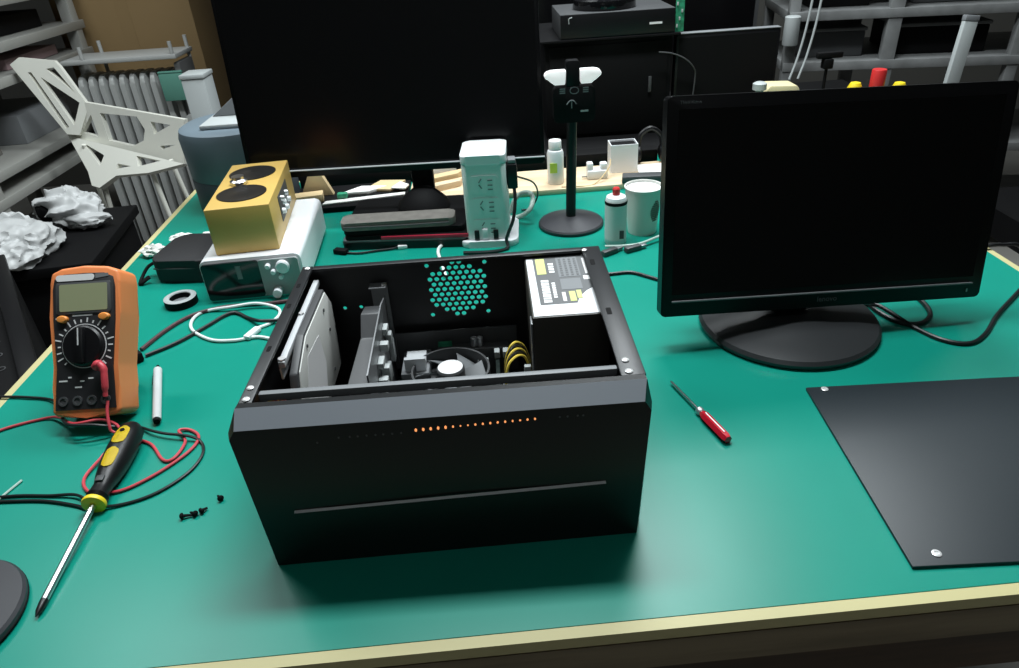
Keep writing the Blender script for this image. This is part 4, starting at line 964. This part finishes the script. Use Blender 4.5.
# low black table with crumpled bags; black rack unit in front
t = thing('side_table', 'low black side table left of the workbench carrying white bags', 'table', (-1.06, 1.45, FL), .14)
b = MB(); b.box((-.17, -.20, .46), (.17, .26, .49), .004); b.build('tabletop', 'matte_black', t)
b = MB(); b.box((-.15, -.18, .02), (.15, .24, .4598), .004); b.build('cabinet_body', 'matte_black', t)
for x in (-.14, .10):
    for y in (-.17, .19):
        b = MB(); b.box((x, y, 0), (x + .04, y + .04, .0198)); b.build('foot', 'plastic_black', t)
STZ = FL + .4905
def crumpled(x, y, z, r, sc_, seed, lab, extra=None):
    t2 = thing('plastic_bag', lab, 'bag', (x, y, z), 0, 'crumpled white bags')
    b = MB(); vs = b.ball((0, 0, r * sc_[2] * .75), r, 5, sc_, .42, 3.4, seed)
    for v in vs: v.co.z = max(0.0, v.co.z)
    b.build('crumple', 'bag', t2, sharp=60)
    for i, (dx, dy, dz, rr, s2) in enumerate(extra or []):
        b = MB(); vs = b.ball((dx, dy, dz), rr, 4, s2, .42, 3.4, seed + i + 5)
        for v in vs: v.co.z = max(0.0, v.co.z)
        b.build('fold', 'bag', t2, sharp=50)
    return t2
crumpled(-1.080, 1.365, STZ, .085, (.85, .9, .6), 2.3, 'large crumpled white plastic bag on the side table, left one', [(.02, -.085, .035, .05, (1, 1, .6)), (-.05, .05, .06, .045, (1, .8, .9))])
bb = crumpled(-1.06, 1.59, STZ, .082, (1.0, .75, .72), 5.1, 'crumpled white plastic bag with a dark opening, right one', [(.065, -.050, .025, .045, (1.3, .6, .5)), (.055, .03, .05, .030, (.7, .6, 1.1))])
b = MB(); b.ball((-.045, -.040, .055), .034, 3, (.8, .6, 1.0), .2, 5, 3); b.build('opening', 'matte_black', bb)
t = thing('rack_unit', 'black perforated rack unit at far left beside the bench', 'rack', (-.98, 1.13, FL), -.970)
# local +x runs along the front edge towards the bench
b = MB(); b.box((0, -.42, 0), (.78, .0, .575), .005); b.build('body', 'matte_black', t)
b = MB(); b.box((-.004, -.03, .5755), (.784, .004, .590), .003); b.build('edge_rail', 'plastic_black', t)
for k in range(9):
    x = .10 + k * .062
    b = MB(); b.lathe([(.0065, 0), (.0085, .0004), (.0085, .0012), (.0065, .0012), (.0060, .0002)], T(x, -.055, .5752), 16, cap=False); b.build('hole_ring', 'grey_dark', t)
b = MB(); b.ball((.30, -.045, .583), .008, 2, (1.2, .8, .8)); b.build('paint_spot', 'hubw', t)

# ------------------------------------------------------------------ lights
def area(name, loc, sx_, sy_, power, col=(.91, .975, 1), tgt=None):
    l = bpy.data.lights.new(name, 'AREA'); l.shape = 'RECTANGLE'; l.size = sx_; l.size_y = sy_; l.energy = power; l.color = col
    o = bpy.data.objects.new(name, l); COL.objects.link(o); o.location = loc
    if tgt: o.rotation_euler = (Vector(tgt) - Vector(loc)).to_track_quat('-Z', 'Y').to_euler()
    return o
area('ceiling_or_fill_lamp', (.30, .72, 2.05), 1.2, .25, 52)
area('ceiling_or_fill_lamp', (.75, 1.65, 2.05), .9, .5, 42)
area('ceiling_or_fill_lamp', (2.5, 2.0, 2.05), 1.0, .25, 6)  # unseen fill added to lay a sheen on the loose side panel
area('ceiling_or_fill_lamp', (.2, -1.1, 2.05), 1.2, .25, 3)  # unseen fill added behind the camera to lift the dark fronts
area('ceiling_or_fill_lamp', (-1.2, 1.3, 2.05), .9, .2, 22)
wd = bpy.data.worlds.new('World'); sc.world = wd; wd.use_nodes = True
wd.node_tree.nodes['Background'].inputs['Color'].default_value = (.85, .92, 1, 1); wd.node_tree.nodes['Background'].inputs['Strength'].default_value = .05

# ------------------------------------------------------------------ camera
f_, yaw, pitch, roll = 700., .0074, .546, .0687
cy_, sy_ = math.cos(yaw), math.sin(yaw)
fw = Vector((sy_ * math.cos(pitch), cy_ * math.cos(pitch), -math.sin(pitch)))
r0 = Vector((cy_, -sy_, 0)); d0 = fw.cross(r0)
rt = r0 * math.cos(roll) + d0 * math.sin(roll); dn = -r0 * math.sin(roll) + d0 * math.cos(roll)
cam = bpy.data.cameras.new('camera'); co = bpy.data.objects.new('camera', cam); COL.objects.link(co)
cam.sensor_fit = 'HORIZONTAL'; cam.sensor_width = 36; cam.lens = f_ / 1019 * 36; cam.clip_start = .02
co.matrix_world = Matrix(((rt.x, -dn.x, -fw.x, .2465), (rt.y, -dn.y, -fw.y, -.506), (rt.z, -dn.z, -fw.z, .5482), (0, 0, 0, 1)))
sc.camera = co
sc.view_settings.view_transform = 'Standard'; sc.view_settings.look = 'None'; sc.view_settings.gamma = 1; sc.view_settings.use_curve_mapping = False
sc.view_settings.exposure = 0.0
